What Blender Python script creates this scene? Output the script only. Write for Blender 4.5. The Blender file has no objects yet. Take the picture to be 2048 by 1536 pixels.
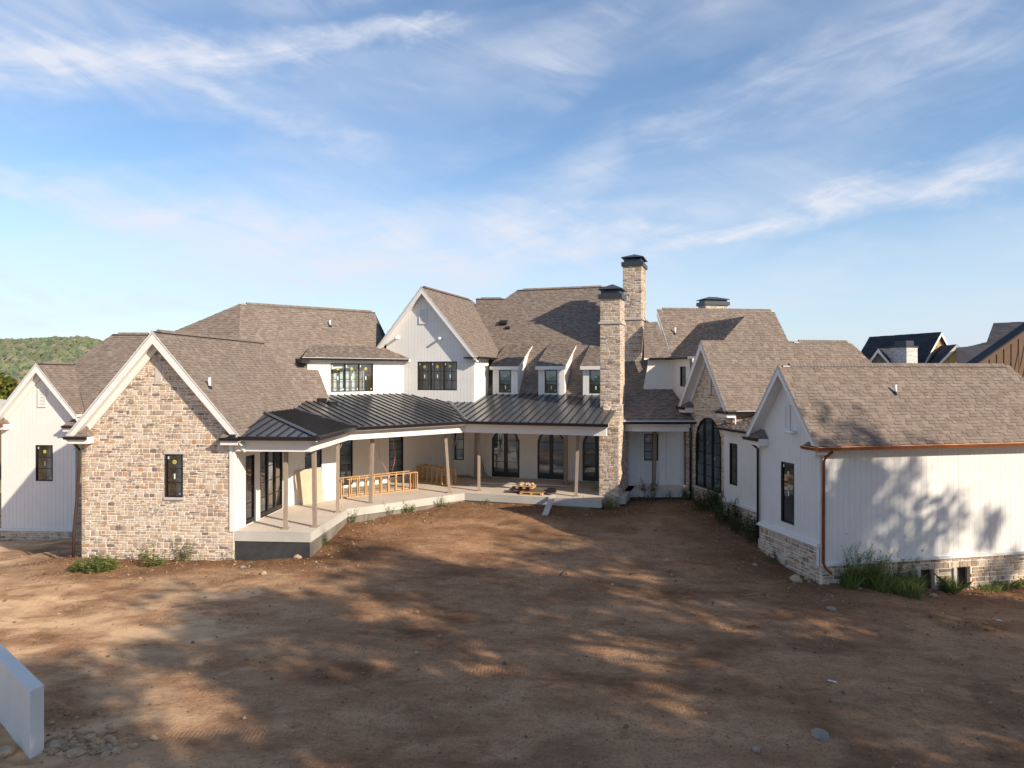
import bpy, math, random
from mathutils import Vector, Matrix, noise
import numpy as np
random.seed(7); np.random.seed(7)
SC = bpy.context.scene
COL = SC.collection
# ------------------------------------------------------------------ camera, light, exposure
H = 6.0; FPX = 1420.0; HY = 748.0
cam = bpy.data.cameras.new('camera'); camo = bpy.data.objects.new('camera', cam); COL.objects.link(camo)
camo.location = (0, 0, H); camo.rotation_euler = (math.radians(90), 0, 0)
cam.sensor_width = 36; cam.lens = 36 * FPX / 2048; cam.shift_y = (HY - 768) / 2048 * 1.0
cam.clip_end = 6000; cam.clip_start = .1
SC.camera = camo
SUN_ELEV = 27.0
SUNH = Vector((.78, -.62)).normalized()
sun_dir = Vector((SUNH.x * math.cos(math.radians(SUN_ELEV)), SUNH.y * math.cos(math.radians(SUN_ELEV)), math.sin(math.radians(SUN_ELEV))))
sl = bpy.data.lights.new('sun', 'SUN'); so = bpy.data.objects.new('sun', sl); COL.objects.link(so)
sl.energy = 5.0; sl.angle = math.radians(.55); sl.color = (1, .87, .70)
so.rotation_euler = (-sun_dir).to_track_quat('-Z', 'Y').to_euler(); so.location = (40, -30, 40)
world = bpy.data.worlds.new('World'); SC.world = world; world.use_nodes = True
SC.view_settings.view_transform = 'Standard'; SC.view_settings.look = 'None'
SC.view_settings.exposure = 0.38; SC.view_settings.gamma = 1.0; SC.view_settings.use_curve_mapping = False
SKY_STRENGTH = .118

def build_world():
    nt = world.node_tree; N = nt.nodes; L = nt.links; N.clear()
    out = N.new('ShaderNodeOutputWorld'); bg = N.new('ShaderNodeBackground'); bg.inputs['Strength'].default_value = SKY_STRENGTH
    sky = N.new('ShaderNodeTexSky'); sky.sky_type = 'NISHITA'; sky.sun_disc = False
    sky.sun_elevation = math.radians(SUN_ELEV); sky.sun_rotation = math.atan2(SUNH.x, SUNH.y)
    sky.altitude = 200; sky.air_density = 1.0; sky.dust_density = .4; sky.ozone_density = 2.5
    tc = N.new('ShaderNodeTexCoord'); sep = N.new('ShaderNodeSeparateXYZ'); L.new(tc.outputs['Generated'], sep.inputs[0])
    def m(op, a, b=None, c=None):
        n = N.new('ShaderNodeMath'); n.operation = op
        for i, v in enumerate((a, b, c)):
            if v is None: continue
            if isinstance(v, (int, float)): n.inputs[i].default_value = v
            else: L.new(v, n.inputs[i])
        return n.outputs[0]
    # azimuth and elevation of the direction looked at (same everywhere round the sky)
    az = m('ARCTAN2', sep.outputs[0], sep.outputs[1]); el = m('ARCSINE', sep.outputs[2])
    def vec(x, y, z=0.0):
        c = N.new('ShaderNodeCombineXYZ')
        for i, v in enumerate((x, y, z)):
            if isinstance(v, (int, float)): c.inputs[i].default_value = v
            else: L.new(v, c.inputs[i])
        return c.outputs[0]
    def noi(v, scale, det=6, rough=.55, dist=0.0):
        n = N.new('ShaderNodeTexNoise'); n.inputs['Scale'].default_value = scale; n.inputs['Detail'].default_value = det
        n.inputs['Roughness'].default_value = rough; n.inputs['Distortion'].default_value = dist; L.new(v, n.inputs['Vector']); return n.outputs['Fac']
    def ramp(x, a, b):
        n = N.new('ShaderNodeMapRange'); n.interpolation_type = 'SMOOTHSTEP'; L.new(x, n.inputs[0])
        n.inputs[1].default_value = a; n.inputs[2].default_value = b; return n.outputs[0]
    # wispy streaks: strongly stretched along a slightly tilted direction
    def streak(tilt, sx, sy, seed, dist=.5, det=8, rough=.55):
        u = m('ADD', m('MULTIPLY', az, math.cos(tilt)), m('MULTIPLY', el, math.sin(tilt)))
        v = m('ADD', m('MULTIPLY', az, -math.sin(tilt)), m('MULTIPLY', el, math.cos(tilt)))
        return noi(vec(m('MULTIPLY', u, sx), m('MULTIPLY', v, sy), seed), 1.0, det, rough, dist)
    fine = streak(.22, 7, 30, 3.1, .8, 8, .56)
    fine2 = streak(-.35, 5, 20, 8.7, .9, 8, .55)
    broad = streak(.12, 2.2, 7.5, 5.3, .6, 4, .5)
    wob = m('MULTIPLY', m('SUBTRACT', streak(.1, 6, 14, 1.7, .4, 5, .6), .5), .10)
    def band(a0, e0, a1, e1, w0, w1, soft0=.10, soft1=.10):
        # a cirrus band lying along a line in azimuth and elevation
        L_ = math.hypot(a1 - a0, e1 - e0); cx, sx_ = (a1 - a0) / L_, (e1 - e0) / L_
        t = m('DIVIDE', m('ADD', m('MULTIPLY', m('SUBTRACT', az, a0), cx), m('MULTIPLY', m('SUBTRACT', el, e0), sx_)), L_)
        d = m('ADD', m('SUBTRACT', m('MULTIPLY', m('SUBTRACT', el, e0), cx), m('MULTIPLY', m('SUBTRACT', az, a0), sx_)), wob)
        w = m('ADD', m('MULTIPLY', t, w1 - w0), w0)
        r = m('DIVIDE', m('ABSOLUTE', d), m('MAXIMUM', w, .001))
        across = m('SUBTRACT', 1.0, ramp(r, 0, 1.0))
        along = m('MULTIPLY', ramp(t, -soft0, soft0), m('SUBTRACT', 1.0, ramp(t, 1 - soft1, 1 + soft1)))
        return m('MULTIPLY', across, along)
    bands = [band(-.66, .335, -.08, .455, .045, .022) , band(.20, .165, .64, .250, .018, .045),
             band(.16, .320, .62, .400, .035, .12), band(-.12, .10, .16, .325, .11, .045),
             band(-.66, .225, -.10, .155, .018, .10), band(-.45, .36, -.18, .29, .014, .03),
             band(-.3, .13, .25, .20, .05, .02), band(-.1, .40, .3, .46, .07, .08)]
    wts = [.75, .85, .42, .42, .42, .35, .45, .12]
    tot = None
    for b, w in zip(bands, wts):
        x = m('MULTIPLY', b, w); tot = x if tot is None else m('MAXIMUM', tot, x)
    detail = m('ADD', m('MULTIPLY', ramp(fine, .30, .72), .75), m('MULTIPLY', ramp(fine2, .38, .75), .4))
    cl = m('MULTIPLY', tot, m('ADD', detail, .22))
    veil = m('MULTIPLY', m('MULTIPLY', ramp(broad, .42, .68), m('ADD', ramp(fine2, .3, .75), .25)), .34)
    low = m('MULTIPLY', m('SUBTRACT', 1.0, ramp(el, -.02, .30)), m('ADD', m('MULTIPLY', ramp(broad, .3, .65), .24), .22))
    cl = m('MINIMUM', m('ADD', m('ADD', m('ADD', cl, veil), low), m('ADD', m('MULTIPLY', ramp(streak(.18, 3, 9, 11.3, .5, 5, .5), .35, .7), .16), .05)), 1.0)
    cl = m('MULTIPLY', cl, .9)
    mix = N.new('ShaderNodeMix'); mix.data_type = 'RGBA'; L.new(cl, mix.inputs['Factor']); 
    hs = N.new('ShaderNodeHueSaturation'); hs.inputs['Saturation'].default_value = SKY_SAT; hs.inputs['Value'].default_value = SKY_VAL; L.new(sky.outputs[0], hs.inputs['Color'])
    mix.inputs['B'].default_value = CLOUD; L.new(hs.outputs[0], mix.inputs['A'])
    hz = N.new('ShaderNodeMix'); hz.data_type = 'RGBA'; L.new(m('MULTIPLY', m('SUBTRACT', 1.0, ramp(el, -.03, .20)), .55), hz.inputs['Factor']); L.new(mix.outputs['Result'], hz.inputs['A']); hz.inputs['B'].default_value = (3.5, 4.5, 5.9, 1)
    L.new(hz.outputs['Result'], bg.inputs['Color']); L.new(bg.outputs[0], out.inputs[0])
SKY_SAT = 1.09; SKY_VAL = 1.14
CLOUD = (5.3, 5.5, 6.1, 1)
build_world()

# ------------------------------------------------------------------ materials
def mat(name, col, rough=.8, var=.0, scale=6.0, bump=0.0, bscale=40.0, island=None, metal=0.0, spec=.3, stops=None, stretch=(1, 1, 1), col2=None, trans=0):
    M = bpy.data.materials.new(name); M.use_nodes = True; nt = M.node_tree; N = nt.nodes; L = nt.links
    b = N['Principled BSDF']; b.inputs['Roughness'].default_value = rough; b.inputs['Metallic'].default_value = metal
    b.inputs['Specular IOR Level'].default_value = spec
    tc = N.new('ShaderNodeTexCoord'); geo = N.new('ShaderNodeNewGeometry'); mp = N.new('ShaderNodeMapping'); mp.inputs['Scale'].default_value = stretch
    L.new(geo.outputs['Position'], mp.inputs['Vector'])
    def noi(s, d=5, r=.6):
        n = N.new('ShaderNodeTexNoise'); n.inputs['Scale'].default_value = s; n.inputs['Detail'].default_value = d; n.inputs['Roughness'].default_value = r
        L.new(mp.outputs[0], n.inputs['Vector']); return n.outputs['Fac']
    base = None
    if stops:
        oi = N.new('ShaderNodeObjectInfo'); a = N.new('ShaderNodeMath'); a.operation = 'ADD'; L.new(oi.outputs['Random'], a.inputs[0]); L.new(geo.outputs['Random Per Island'], a.inputs[1])
        f = N.new('ShaderNodeMath'); f.operation = 'FRACT'; L.new(a.outputs[0], f.inputs[0])
        cr = N.new('ShaderNodeValToRGB'); cr.color_ramp.interpolation = 'CONSTANT' if island == 'c' else 'LINEAR'
        e = cr.color_ramp.elements; e[0].position = stops[0][0]; e[0].color = (*stops[0][1], 1); e[1].position = stops[1][0]; e[1].color = (*stops[1][1], 1)
        for p, c in stops[2:]:
            x = e.new(p); x.color = (*c, 1)
        L.new(f.outputs[0], cr.inputs[0]); base = cr.outputs[0]
    else:
        rgb = N.new('ShaderNodeRGB'); rgb.outputs[0].default_value = (*col, 1); base = rgb.outputs[0]
    if col2:
        mx = N.new('ShaderNodeMix'); mx.data_type = 'RGBA'; r = N.new('ShaderNodeMapRange'); L.new(noi(scale * .5), r.inputs[0]); r.inputs[1].default_value = .42; r.inputs[2].default_value = .62
        L.new(r.outputs[0], mx.inputs['Factor']); L.new(base, mx.inputs['A']); mx.inputs['B'].default_value = (*col2, 1); base = mx.outputs['Result']
    if var > 0:
        r = N.new('ShaderNodeMapRange'); L.new(noi(scale), r.inputs[0]); r.inputs[1].default_value = .3; r.inputs[2].default_value = .7
        r.inputs[3].default_value = 1 - var; r.inputs[4].default_value = 1 + var
        hs = N.new('ShaderNodeHueSaturation'); L.new(base, hs.inputs['Color']); L.new(r.outputs[0], hs.inputs['Value']); base = hs.outputs[0]
    L.new(base, b.inputs['Base Color'])
    if bump > 0:
        bp = N.new('ShaderNodeBump'); bp.inputs['Strength'].default_value = 1; bp.inputs['Distance'].default_value = bump; L.new(noi(bscale, 4), bp.inputs['Height']); L.new(bp.outputs[0], b.inputs['Normal'])
    if trans:
        b.inputs['Transmission Weight'].default_value = 0
        tr = N.new('ShaderNodeBsdfTranslucent'); L.new(base, tr.inputs[0]); mx = N.new('ShaderNodeMixShader'); mx.inputs[0].default_value = trans
        o = N['Material Output']; L.new(b.outputs[0], mx.inputs[1]); L.new(tr.outputs[0], mx.inputs[2]); L.new(mx.outputs[0], o.inputs[0])
    return M
STONE_STOPS = [(0, (.50, .375, .265)), (.11, (.39, .295, .225)), (.22, (.57, .455, .34)), (.38, (.30, .225, .18)), (.44, (.47, .33, .215)), (.56, (.52, .415, .32)),
               (.69, (.215, .17, .155)), (.73, (.42, .30, .21)), (.82, (.60, .49, .38)), (.91, (.47, .27, .14)), (.935, (.36, .29, .245)), (.96, (.58, .51, .42))]
STONE_STOPS = [(p, tuple(.90 * c + .10 * (.3 * k[0] + .6 * k[1] + .1 * k[2]) for c in k)) for p, k in STONE_STOPS]
SH_STOPS = [(0, (.198, .156, .128)), (.2, (.245, .197, .163)), (.4, (.178, .140, .115)), (.6, (.232, .185, .153)), (.8, (.188, .147, .121)), (1, (.258, .208, .172))]
M = dict(
    siding=mat('painted_siding', (.745, .725, .69), .6, .035, 1.2, .0015, 60),
    trim=mat('painted_trim', (.75, .73, .70), .5, .03, 2),
    groove=mat('siding_backing', (.62, .61, .59), .8),
    stone=mat('ledge_stone', (.4, .3, .2), .9, .22, 9, .010, 30, island='c', stops=STONE_STOPS),
    mortar=mat('stone_mortar', (.77, .68, .57), .95, .12, 3, .006, 40),
    cast=mat('cast_stone', (.52, .47, .42), .85, .08, 5, .002, 60),
    shingle=mat('asphalt_shingle', (.2, .15, .12), .95, .05, 2.3, .003, 160, stops=SH_STOPS, spec=.15),
    shlip=mat('shingle_butt_edge', (.085, .066, .055), .95),
    shdeck=mat('roof_underlay', (.09, .07, .055), .95),
    metal=mat('standing_seam_metal', (.150, .150, .155), .27, .07, .8, .0010, 1.2, metal=.6, spec=.5),
    seam=mat('seam_metal', (.028, .026, .026), .4, metal=.4, spec=.5),
    black=mat('black_gutter', (.018, .016, .018), .35, spec=.5),
    frame=mat('black_window_frame', (.014, .013, .013), .4, spec=.5),
    cap=mat('chimney_cap_metal', (.045, .052, .065), .4, metal=.3, spec=.5),
    copper=mat('copper', (.60, .31, .19), .30, .18, 3, metal=.95, stretch=(1, 1, 1)),
    darkpipe=mat('dark_bronze_pipe', (.06, .035, .03), .45),
    copperold=mat('aged_copper', (.34, .14, .08), .38, .18, 3, metal=.8),
    concrete=mat('concrete', (.52, .49, .44), .9, .12, 2.2, .003, 30, col2=(.42, .395, .355)),
    slabtop=mat('slab_concrete', (.60, .52, .44), .85, .10, 1.6, .002, 30, col2=(.53, .455, .38)),
    found=mat('damp_proofing', (.045, .045, .047), .85, .25, 3, .006, 20),
    foundg=mat('bare_foundation', (.24, .215, .18), .95, .2, 2.5, .005, 20, col2=(.15, .13, .11)),
    wood=mat('weathered_post_wood', (.30, .24, .19), .85, .25, 9, .003, 60, stretch=(6, 6, .6)),
    stud=mat('fresh_stud_wood', (.50, .30, .135), .8, .18, 5, stretch=(3, 3, 3)),
    ply=mat('plywood', (.52, .41, .29), .85, .08, 2.5),
    darkwood=mat('dark_board', (.16, .125, .10), .8, .2, 5),
    plast=mat('white_pipe', (.85, .85, .83), .45),
    sticker=mat('yellow_sticker', (.48, .45, .13), .6), stickerw=mat('white_sticker', (.62, .68, .60), .6), stickerd=mat('sticker_print', (.30, .27, .05), .6),
    room=mat('unfinished_room', (.70, .76, .80), .95, .15, 1.5),
    wire=mat('pale_wire', (.62, .52, .44), .6), wirer=mat('red_wire', (.62, .22, .20), .6),
    tan=mat('tan_siding', (.42, .285, .14), .8, .06, 1), brown=mat('brown_siding', (.15, .095, .062), .8, .08, 1),
    dshingle=mat('dark_shingle', (.03, .03, .04), .95, .15, 1, stops=[(0, (.032, .033, .042)), (.5, (.048, .049, .06)), (1, (.036, .037, .046))]),
    wbrick=mat('painted_brick', (.66, .62, .58), .85, .14, 6, island='c', stops=[(0, (.68, .64, .60)), (.4, (.56, .52, .49)), (.7, (.73, .70, .66)), (.9, (.48, .45, .43))]),
    bark=mat('bark', (.12, .09, .065), .95, .25, 6, .02, 10),
    leaf=mat('leaves', (.06, .09, .02), .6, .15, .7, stops=[(0, (.040, .075, .018)), (.4, (.065, .105, .022)), (.7, (.10, .12, .025)), (.9, (.15, .14, .03)), (1, (.05, .08, .02))], trans=.3),
    leaf2=mat('autumn_leaves', (.1, .1, .02), .6, .2, .35, stops=[(0, (.075, .105, .024)), (.4, (.12, .14, .028)), (.7, (.22, .20, .035)), (.85, (.30, .24, .04)), (1, (.07, .10, .025))], trans=.3),
    weed=mat('weed_leaves', (.1, .15, .03), .6, .15, 3, stops=[(0, (.12, .19, .04)), (.4, (.18, .25, .06)), (.7, (.27, .31, .10)), (.9, (.36, .33, .16)), (1, (.13, .2, .045))], trans=.45),
    weedp=mat('dusty_weed_leaves', (.25, .26, .12), .7, .15, 3, stops=[(0, (.20, .22, .09)), (.5, (.28, .27, .14)), (1, (.17, .21, .08))], trans=.35),
    shaded_weed=mat('shaded_weed_leaves', (.05, .08, .03), .6, .15, 3, stops=[(0, (.045, .08, .022)), (.5, (.065, .10, .03)), (1, (.04, .07, .02))], trans=.3),  # darker copy of the weed leaves, deep shade put into its colour
    stem=mat('weed_stems', (.16, .17, .06), .7),
    rock=mat('pale_rock', (.40, .30, .20), .9, .18, 6, .01, 15), rockg=mat('grey_rock', (.27, .24, .205), .9, .15, 6, .01, 15),
    pebble=mat('pebbles', (.4, .3, .2), .95, .1, 8, stops=[(0, (.22, .135, .075)), (.45, (.15, .085, .05)), (.75, (.33, .23, .145)), (.93, (.36, .26, .17)), (1, (.42, .33, .24))]),
    rubble=mat('rubble_stone', (.4, .3, .2), .95, .2, 6, .01, 25, stops=[(0, (.40, .28, .17)), (.4, (.30, .19, .11)), (.7, (.46, .34, .22)), (1, (.25, .16, .09))]),
    straw=mat('dry_straw', (.42, .30, .17), .9),
    wallw=mat('white_retaining_wall', (.66, .65, .61), .75, .06, 1.6, .002, 20),
    bag=mat('white_plastic', (.7, .7, .68), .5),
    forest=mat('far_forest', (.1, .12, .05), .95, .15, .12, 0, 1, stops=[(0, (.095, .125, .075)), (.25, (.12, .15, .08)), (.42, (.17, .18, .09)), (.55, (.08, .11, .08)), (.68, (.20, .19, .11)), (.80, (.11, .135, .085)), (.92, (.24, .20, .14)), (1, (.10, .13, .08))]),  # far colours lightened in place of distance haze
)
def glass_mat():
    m = bpy.data.materials.new('window_glass'); m.use_nodes = True; nt = m.node_tree; N = nt.nodes; L = nt.links; N.clear()
    o = N.new('ShaderNodeOutputMaterial'); mx = N.new('ShaderNodeMixShader'); t = N.new('ShaderNodeBsdfTransparent'); t.inputs[0].default_value = (.88, .95, .96, 1)
    g = N.new('ShaderNodeBsdfGlossy'); g.inputs['Roughness'].default_value = .015; g.inputs['Color'].default_value = (.9, .95, 1, 1)
    f = N.new('ShaderNodeFresnel'); f.inputs[0].default_value = 1.5; a = N.new('ShaderNodeMath'); a.operation = 'MULTIPLY_ADD'; a.inputs[1].default_value = 1.6; a.inputs[2].default_value = .07; a.use_clamp = True
    nz = N.new('ShaderNodeTexNoise'); nz.inputs['Scale'].default_value = 1.1; bp = N.new('ShaderNodeBump'); bp.inputs['Distance'].default_value = .004; L.new(nz.outputs['Fac'], bp.inputs['Height']); L.new(bp.outputs[0], g.inputs['Normal'])
    L.new(f.outputs[0], a.inputs[0]); L.new(a.outputs[0], mx.inputs[0]); L.new(t.outputs[0], mx.inputs[1]); L.new(g.outputs[0], mx.inputs[2]); L.new(mx.outputs[0], o.inputs[0]); return m
M['glass'] = glass_mat()

# ------------------------------------------------------------------ mesh helpers
Z = Vector((0, 0, 1))
class MB:
    def __init__(s): s.v = []; s.f = []
    def add(s, vs, fs):
        b = len(s.v); s.v += [tuple(v) for v in vs]; s.f += [tuple(b + i for i in f) for f in fs]
    def box(s, o, ax, ay, az):
        o = Vector(o); ax = Vector(ax); ay = Vector(ay); az = Vector(az)
        vs = [o, o + ax, o + ax + ay, o + ay, o + az, o + ax + az, o + ax + ay + az, o + ay + az]
        s.add(vs, [(0, 3, 2, 1), (4, 5, 6, 7), (0, 1, 5, 4), (1, 2, 6, 5), (2, 3, 7, 6), (3, 0, 4, 7)])
    def prism(s, poly, ext):
        n = len(poly); ext = Vector(ext); s.add([Vector(p) for p in poly] + [Vector(p) + ext for p in poly], [tuple(range(n)), tuple(range(2 * n - 1, n - 1, -1))] + [(i, (i + 1) % n, n + (i + 1) % n, n + i) for i in range(n)])
    def tube(s, pts, r, n=6):
        pts = [Vector(p) for p in pts]; rs = r if isinstance(r, (list, tuple)) else [r] * len(pts); rings = []
        for i, p in enumerate(pts):
            d = (pts[min(i + 1, len(pts) - 1)] - pts[max(i - 1, 0)]).normalized(); a = d.cross(Z if abs(d.z) < .9 else Vector((1, 0, 0))).normalized(); b = d.cross(a)
            rings.append([p + (a * math.cos(t * 2 * math.pi / n) + b * math.sin(t * 2 * math.pi / n)) * rs[i] for t in range(n)])
        vs = [v for r_ in rings for v in r_]; fs = []
        for i in range(len(rings) - 1):
            for t in range(n): fs.append((i * n + t, i * n + (t + 1) % n, (i + 1) * n + (t + 1) % n, (i + 1) * n + t))
        fs += [tuple(range(n - 1, -1, -1)), tuple(range((len(rings) - 1) * n, len(rings) * n))]
        s.add(vs, fs)
    def mesh(s, name, m, smooth=False):
        me = bpy.data.meshes.new(name); me.from_pydata(s.v, [], s.f); me.materials.append(m)
        if smooth: me.polygons.foreach_set('use_smooth', [True] * len(me.polygons))
        me.update(); return me
    def obj(s, name, m, parent=None, smooth=False, kind=None, label=None):
        o = bpy.data.objects.new(name, s.mesh(name, m, smooth)); COL.objects.link(o)
        if parent: o.parent = parent
        if kind: o['kind'] = kind
        if label: o['label'] = label
        return o
def tag(o, label, cat, group=None, kind=None):
    o['label'] = label; o['category'] = cat
    if group: o['group'] = group
    if kind: o['kind'] = kind
    return o
def empty(name, loc=(0, 0, 0)):
    o = bpy.data.objects.new(name, None); COL.objects.link(o); o.empty_display_size = .3
    # parts are built in world coordinates, so the thing's origin is kept at the world origin
    return o
class F:
    """a facade frame: u to the right along the wall, w out towards the viewer, z up"""
    def __init__(s, ox, oy, ux, uy):
        l = math.hypot(ux, uy); s.o = Vector((ox, oy, 0)); s.u = Vector((ux / l, uy / l, 0)); s.n = Vector((uy / l, -ux / l, 0))
    def p(s, u, w, z): return s.o + s.u * u + s.n * w + Vector((0, 0, z))
    def box(s, mb, u0, u1, w0, w1, z0, z1): mb.box(s.p(u0, w0, z0), s.u * (u1 - u0), s.n * (w1 - w0), (0, 0, z1 - z0))
def ray(px, py): return Vector(((px - 1024) / FPX, 1, -(py - HY) / FPX))
CAMP = Vector((0, 0, H))
class RP:
    """sloping roof plane: passes p0, rises k per metre along horizontal direction s"""
    def __init__(s, p0, sd, k): s.p0 = Vector(p0); s.s = Vector((sd[0], sd[1], 0)).normalized(); s.k = k; s.nrm = (Z - s.s * k).normalized()
    def at(s, px, py):
        r = ray(px, py); t = s.nrm.dot(s.p0 - CAMP) / s.nrm.dot(r); return CAMP + r * t
    def z(s, x, y): return s.p0.z + s.k * (s.s.x * (x - s.p0.x) + s.s.y * (y - s.p0.y))
    def on(s, x, y): return Vector((x, y, s.z(x, y)))
def proj(v):
    d = max(v[1], .01); return (1024 + v[0] / d * FPX, HY - (v[2] - H) / d * FPX)
def scr_area(poly):
    q = [proj(p) for p in poly]
    if any(p[1] < .5 for p in poly): return 0
    cx = sum(a[0] for a in q) / len(q); cy = sum(a[1] for a in q) / len(q)
    if not (0 < cx < 2048 and 0 < cy < 1536): return 0
    return abs(sum(q[i][0] * q[(i + 1) % len(q)][1] - q[(i + 1) % len(q)][0] * q[i][1] for i in range(len(q)))) / 2
def clip(poly, a, b, c):   # keep a*x+b*y+c>=0
    out = []
    for i in range(len(poly)):
        p, q = poly[i], poly[(i + 1) % len(poly)]; dp = a * p[0] + b * p[1] + c; dq = a * q[0] + b * q[1] + c
        if dp >= 0: out.append(p)
        if (dp >= 0) != (dq >= 0):
            t = dp / (dp - dq); out.append((p[0] + (q[0] - p[0]) * t, p[1] + (q[1] - p[1]) * t))
    return out
def halfplanes(poly):
    A = sum(poly[i][0] * poly[(i + 1) % len(poly)][1] - poly[(i + 1) % len(poly)][0] * poly[i][1] for i in range(len(poly)))
    if A < 0: poly = poly[::-1]
    hs = []
    for i in range(len(poly)):
        (x0, y0), (x1, y1) = poly[i], poly[(i + 1) % len(poly)]; dx, dy = x1 - x0, y1 - y0; l = math.hypot(dx, dy)
        if l < 1e-6: continue
        hs.append((-dy / l, dx / l, (dy * x0 - dx * y0) / l))
    return hs
PIECES = {'shingle': [], 'stone': [], 'siding_board': []}   # (screen area, verts, faces, parent, material)
def flush_pieces(kind, house, material, limit=295, vis=None):
    L_ = PIECES[kind]; L_.sort(key=lambda t: -t[0]); rest = {}
    for i, (a, vs, fs, par) in enumerate(L_):
        if i < limit and a > 0:
            mb = MB(); mb.add(vs, fs); o = mb.obj(kind, material, par)
            if kind == 'shingle': lipmat(o.data)
        else:
            rest.setdefault(0, MB()).add(vs, fs)
    for k, mb in rest.items():
        o = mb.obj(kind, material, house, kind='stuff')
        if kind == 'shingle': lipmat(o.data)
def lipmat(me_):
    """the cut butt edge of a shingle is bare dark asphalt"""
    me_.materials.append(M['shlip']); n = len(me_.polygons); nz = np.zeros(n * 3, np.float32); me_.polygons.foreach_get('normal', nz); nz = nz.reshape(-1, 3)
    ar = np.zeros(n, np.float32); me_.polygons.foreach_get('area', ar); me_.polygons.foreach_set('material_index', (((np.abs(nz[:, 2]) < .85) & (ar < .0125) & (ar > .0034) & (nz[:, 2] < .25)).astype(np.int32)))
def shingles(poly, parent, seed=0, expo=.14, wmin=.12, wmax=.34, sink=None, thin=1.0):
    rnd = random.Random(seed); P = [Vector(p) for p in poly]; n = (P[1] - P[0]).cross(P[2] - P[0]).normalized()
    if n.z < 0: n = -n
    e = Z.cross(n).normalized(); s = n.cross(e); o = P[0]
    q = [((p - o).dot(e), (p - o).dot(s)) for p in P]; hs = halfplanes(q)
    a0 = min(x for x, y in q); a1 = max(x for x, y in q); b0 = min(y for x, y in q); b1 = max(y for x, y in q)
    bz = o.z / max(s.z, .05); b = math.floor((b0 + bz) / expo) * expo - bz
    dst = sink if sink is not None else PIECES['shingle']
    thick = True
    while b < b1:
        a = a0 - rnd.random() * .4
        while a < a1:
            w = rnd.uniform(wmin, wmax); thick = (not thick) if rnd.random() < .82 else thick; h = (.025 if thick else .0075) * thin; lo = b - (.004 if thick else 0) + rnd.uniform(-.003, .003)
            pl = [(a + .003, lo), (a + w - .003, lo), (a + w - .003, b + expo), (a + .003, b + expo)]; a += w
            if any(min(A * x + B * y + C for x, y in pl) < 0 for A, B, C in hs):
                for A, B, C in hs:
                    pl = clip(pl, A, B, C)
                    if len(pl) < 3: break
            if len(pl) < 3: continue
            ar = abs(sum(pl[i][0] * pl[(i + 1) % len(pl)][1] - pl[(i + 1) % len(pl)][0] * pl[i][1] for i in range(len(pl)))) / 2
            if ar < .0015: continue
            top = [o + e * x + s * y + n * (h - (h - .005) * max(0, min(1, (y - b) / expo)) + .002) for x, y in pl]; bot = [o + e * x + s * y - n * .004 for x, y in pl]; k = len(pl)
            fs = [tuple(range(k))] + [(k + i, k + (i + 1) % k, (i + 1) % k, i) for i in range(k)]
            if sink is None: dst.append((scr_area(top), top + bot, fs, parent))
            else: dst.add(top + bot, fs)
        b += expo
def roof(polys, parent, name='roof', thick=.12, seed=0, m='trim', label=None, sink=None):
    """roof slope: a deck with real thickness and rows of shingle tabs on it"""
    d = MB()
    for poly in polys: d.prism(poly, (0, 0, -thick))
    o = d.obj(name, M[m], parent, label=label)
    for i, poly in enumerate(polys): shingles(poly, o, seed * 10 + i, sink=sink)
    return o
def ridge(p, q, parent, r=.13, mm='shingle'):
    p = Vector(p); q = Vector(q); d = (q - p); l = d.length; d.normalize(); side = d.cross(Z).normalized(); up = side.cross(d).normalized(); mb = MB(); t = 0; vt = MB(); hw = r * .82; vt.add([p - side * hw - up * hw * .7, p + side * hw - up * hw * .7, p + side * hw * .9 + Z * (.03 - hw * .45), p - side * hw * .9 + Z * (.03 - hw * .45), q - side * hw - up * hw * .7, q + side * hw - up * hw * .7, q + side * hw * .9 + Z * (.03 - hw * .45), q - side * hw * .9 + Z * (.03 - hw * .45)], [(0, 1, 2, 3), (4, 5, 6, 7), (0, 3, 7, 4), (1, 2, 6, 5), (3, 2, 6, 7)])
    vt.obj('ridge_vent_shade', M['black'], parent); p = p + Z * .03 + d * .3; l = max(.3, l - .5)  # vent strip coloured black to draw the shadow line under the caps
    while t < l:
        a = p + d * t; b = p + d * min(t + .17, l)
        mb.add([a - side * r - up * r * .75 + Z * .035, a + Z * .06, a + side * r - up * r * .75 + Z * .035, b - side * r - up * r * .75 + Z * .02, b + Z * .045, b + side * r - up * r * .75 + Z * .02], [(0, 1, 4, 3), (1, 2, 5, 4), (0, 2, 1), (3, 4, 5), (0, 3, 5, 2)]); t += .14
    mb.obj('ridge_cap', M[mm], parent)
def spans(u0, u1, top, bot, holes):
    """trapezoids that fill the wall between bot(u) and top(u) less the holes"""
    bp = {u0, u1}
    for h in holes:
        for x in (h[0], h[1]):
            if u0 < x < u1: bp.add(x)
        if len(h) > 4 and h[4]:
            for i in range(1, 14):
                x = h[0] + (h[1] - h[0]) * i / 14
                if u0 < x < u1: bp.add(x)
    for x, _ in top + bot:
        if u0 < x < u1: bp.add(x)
    bp = sorted(bp); out = []
    for a, b in zip(bp, bp[1:]):
        if b - a < 1e-4: continue
        mid = (a + b) / 2; hh = sorted([h for h in holes if h[0] < mid < h[1]], key=lambda h: h[2])
        lo = (lin(bot, a), lin(bot, b))
        for h in hh:
            out.append((a, b, lo[0], lo[1], h[2], h[2])); t = htop(h, mid); lo = (t, t)
        ta, tb = lin(top, a), lin(top, b); out.append((a, b, lo[0], lo[1], ta, tb))
    return [t for t in out if max(t[4] - t[2], t[5] - t[3]) > 1e-3]
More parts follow.
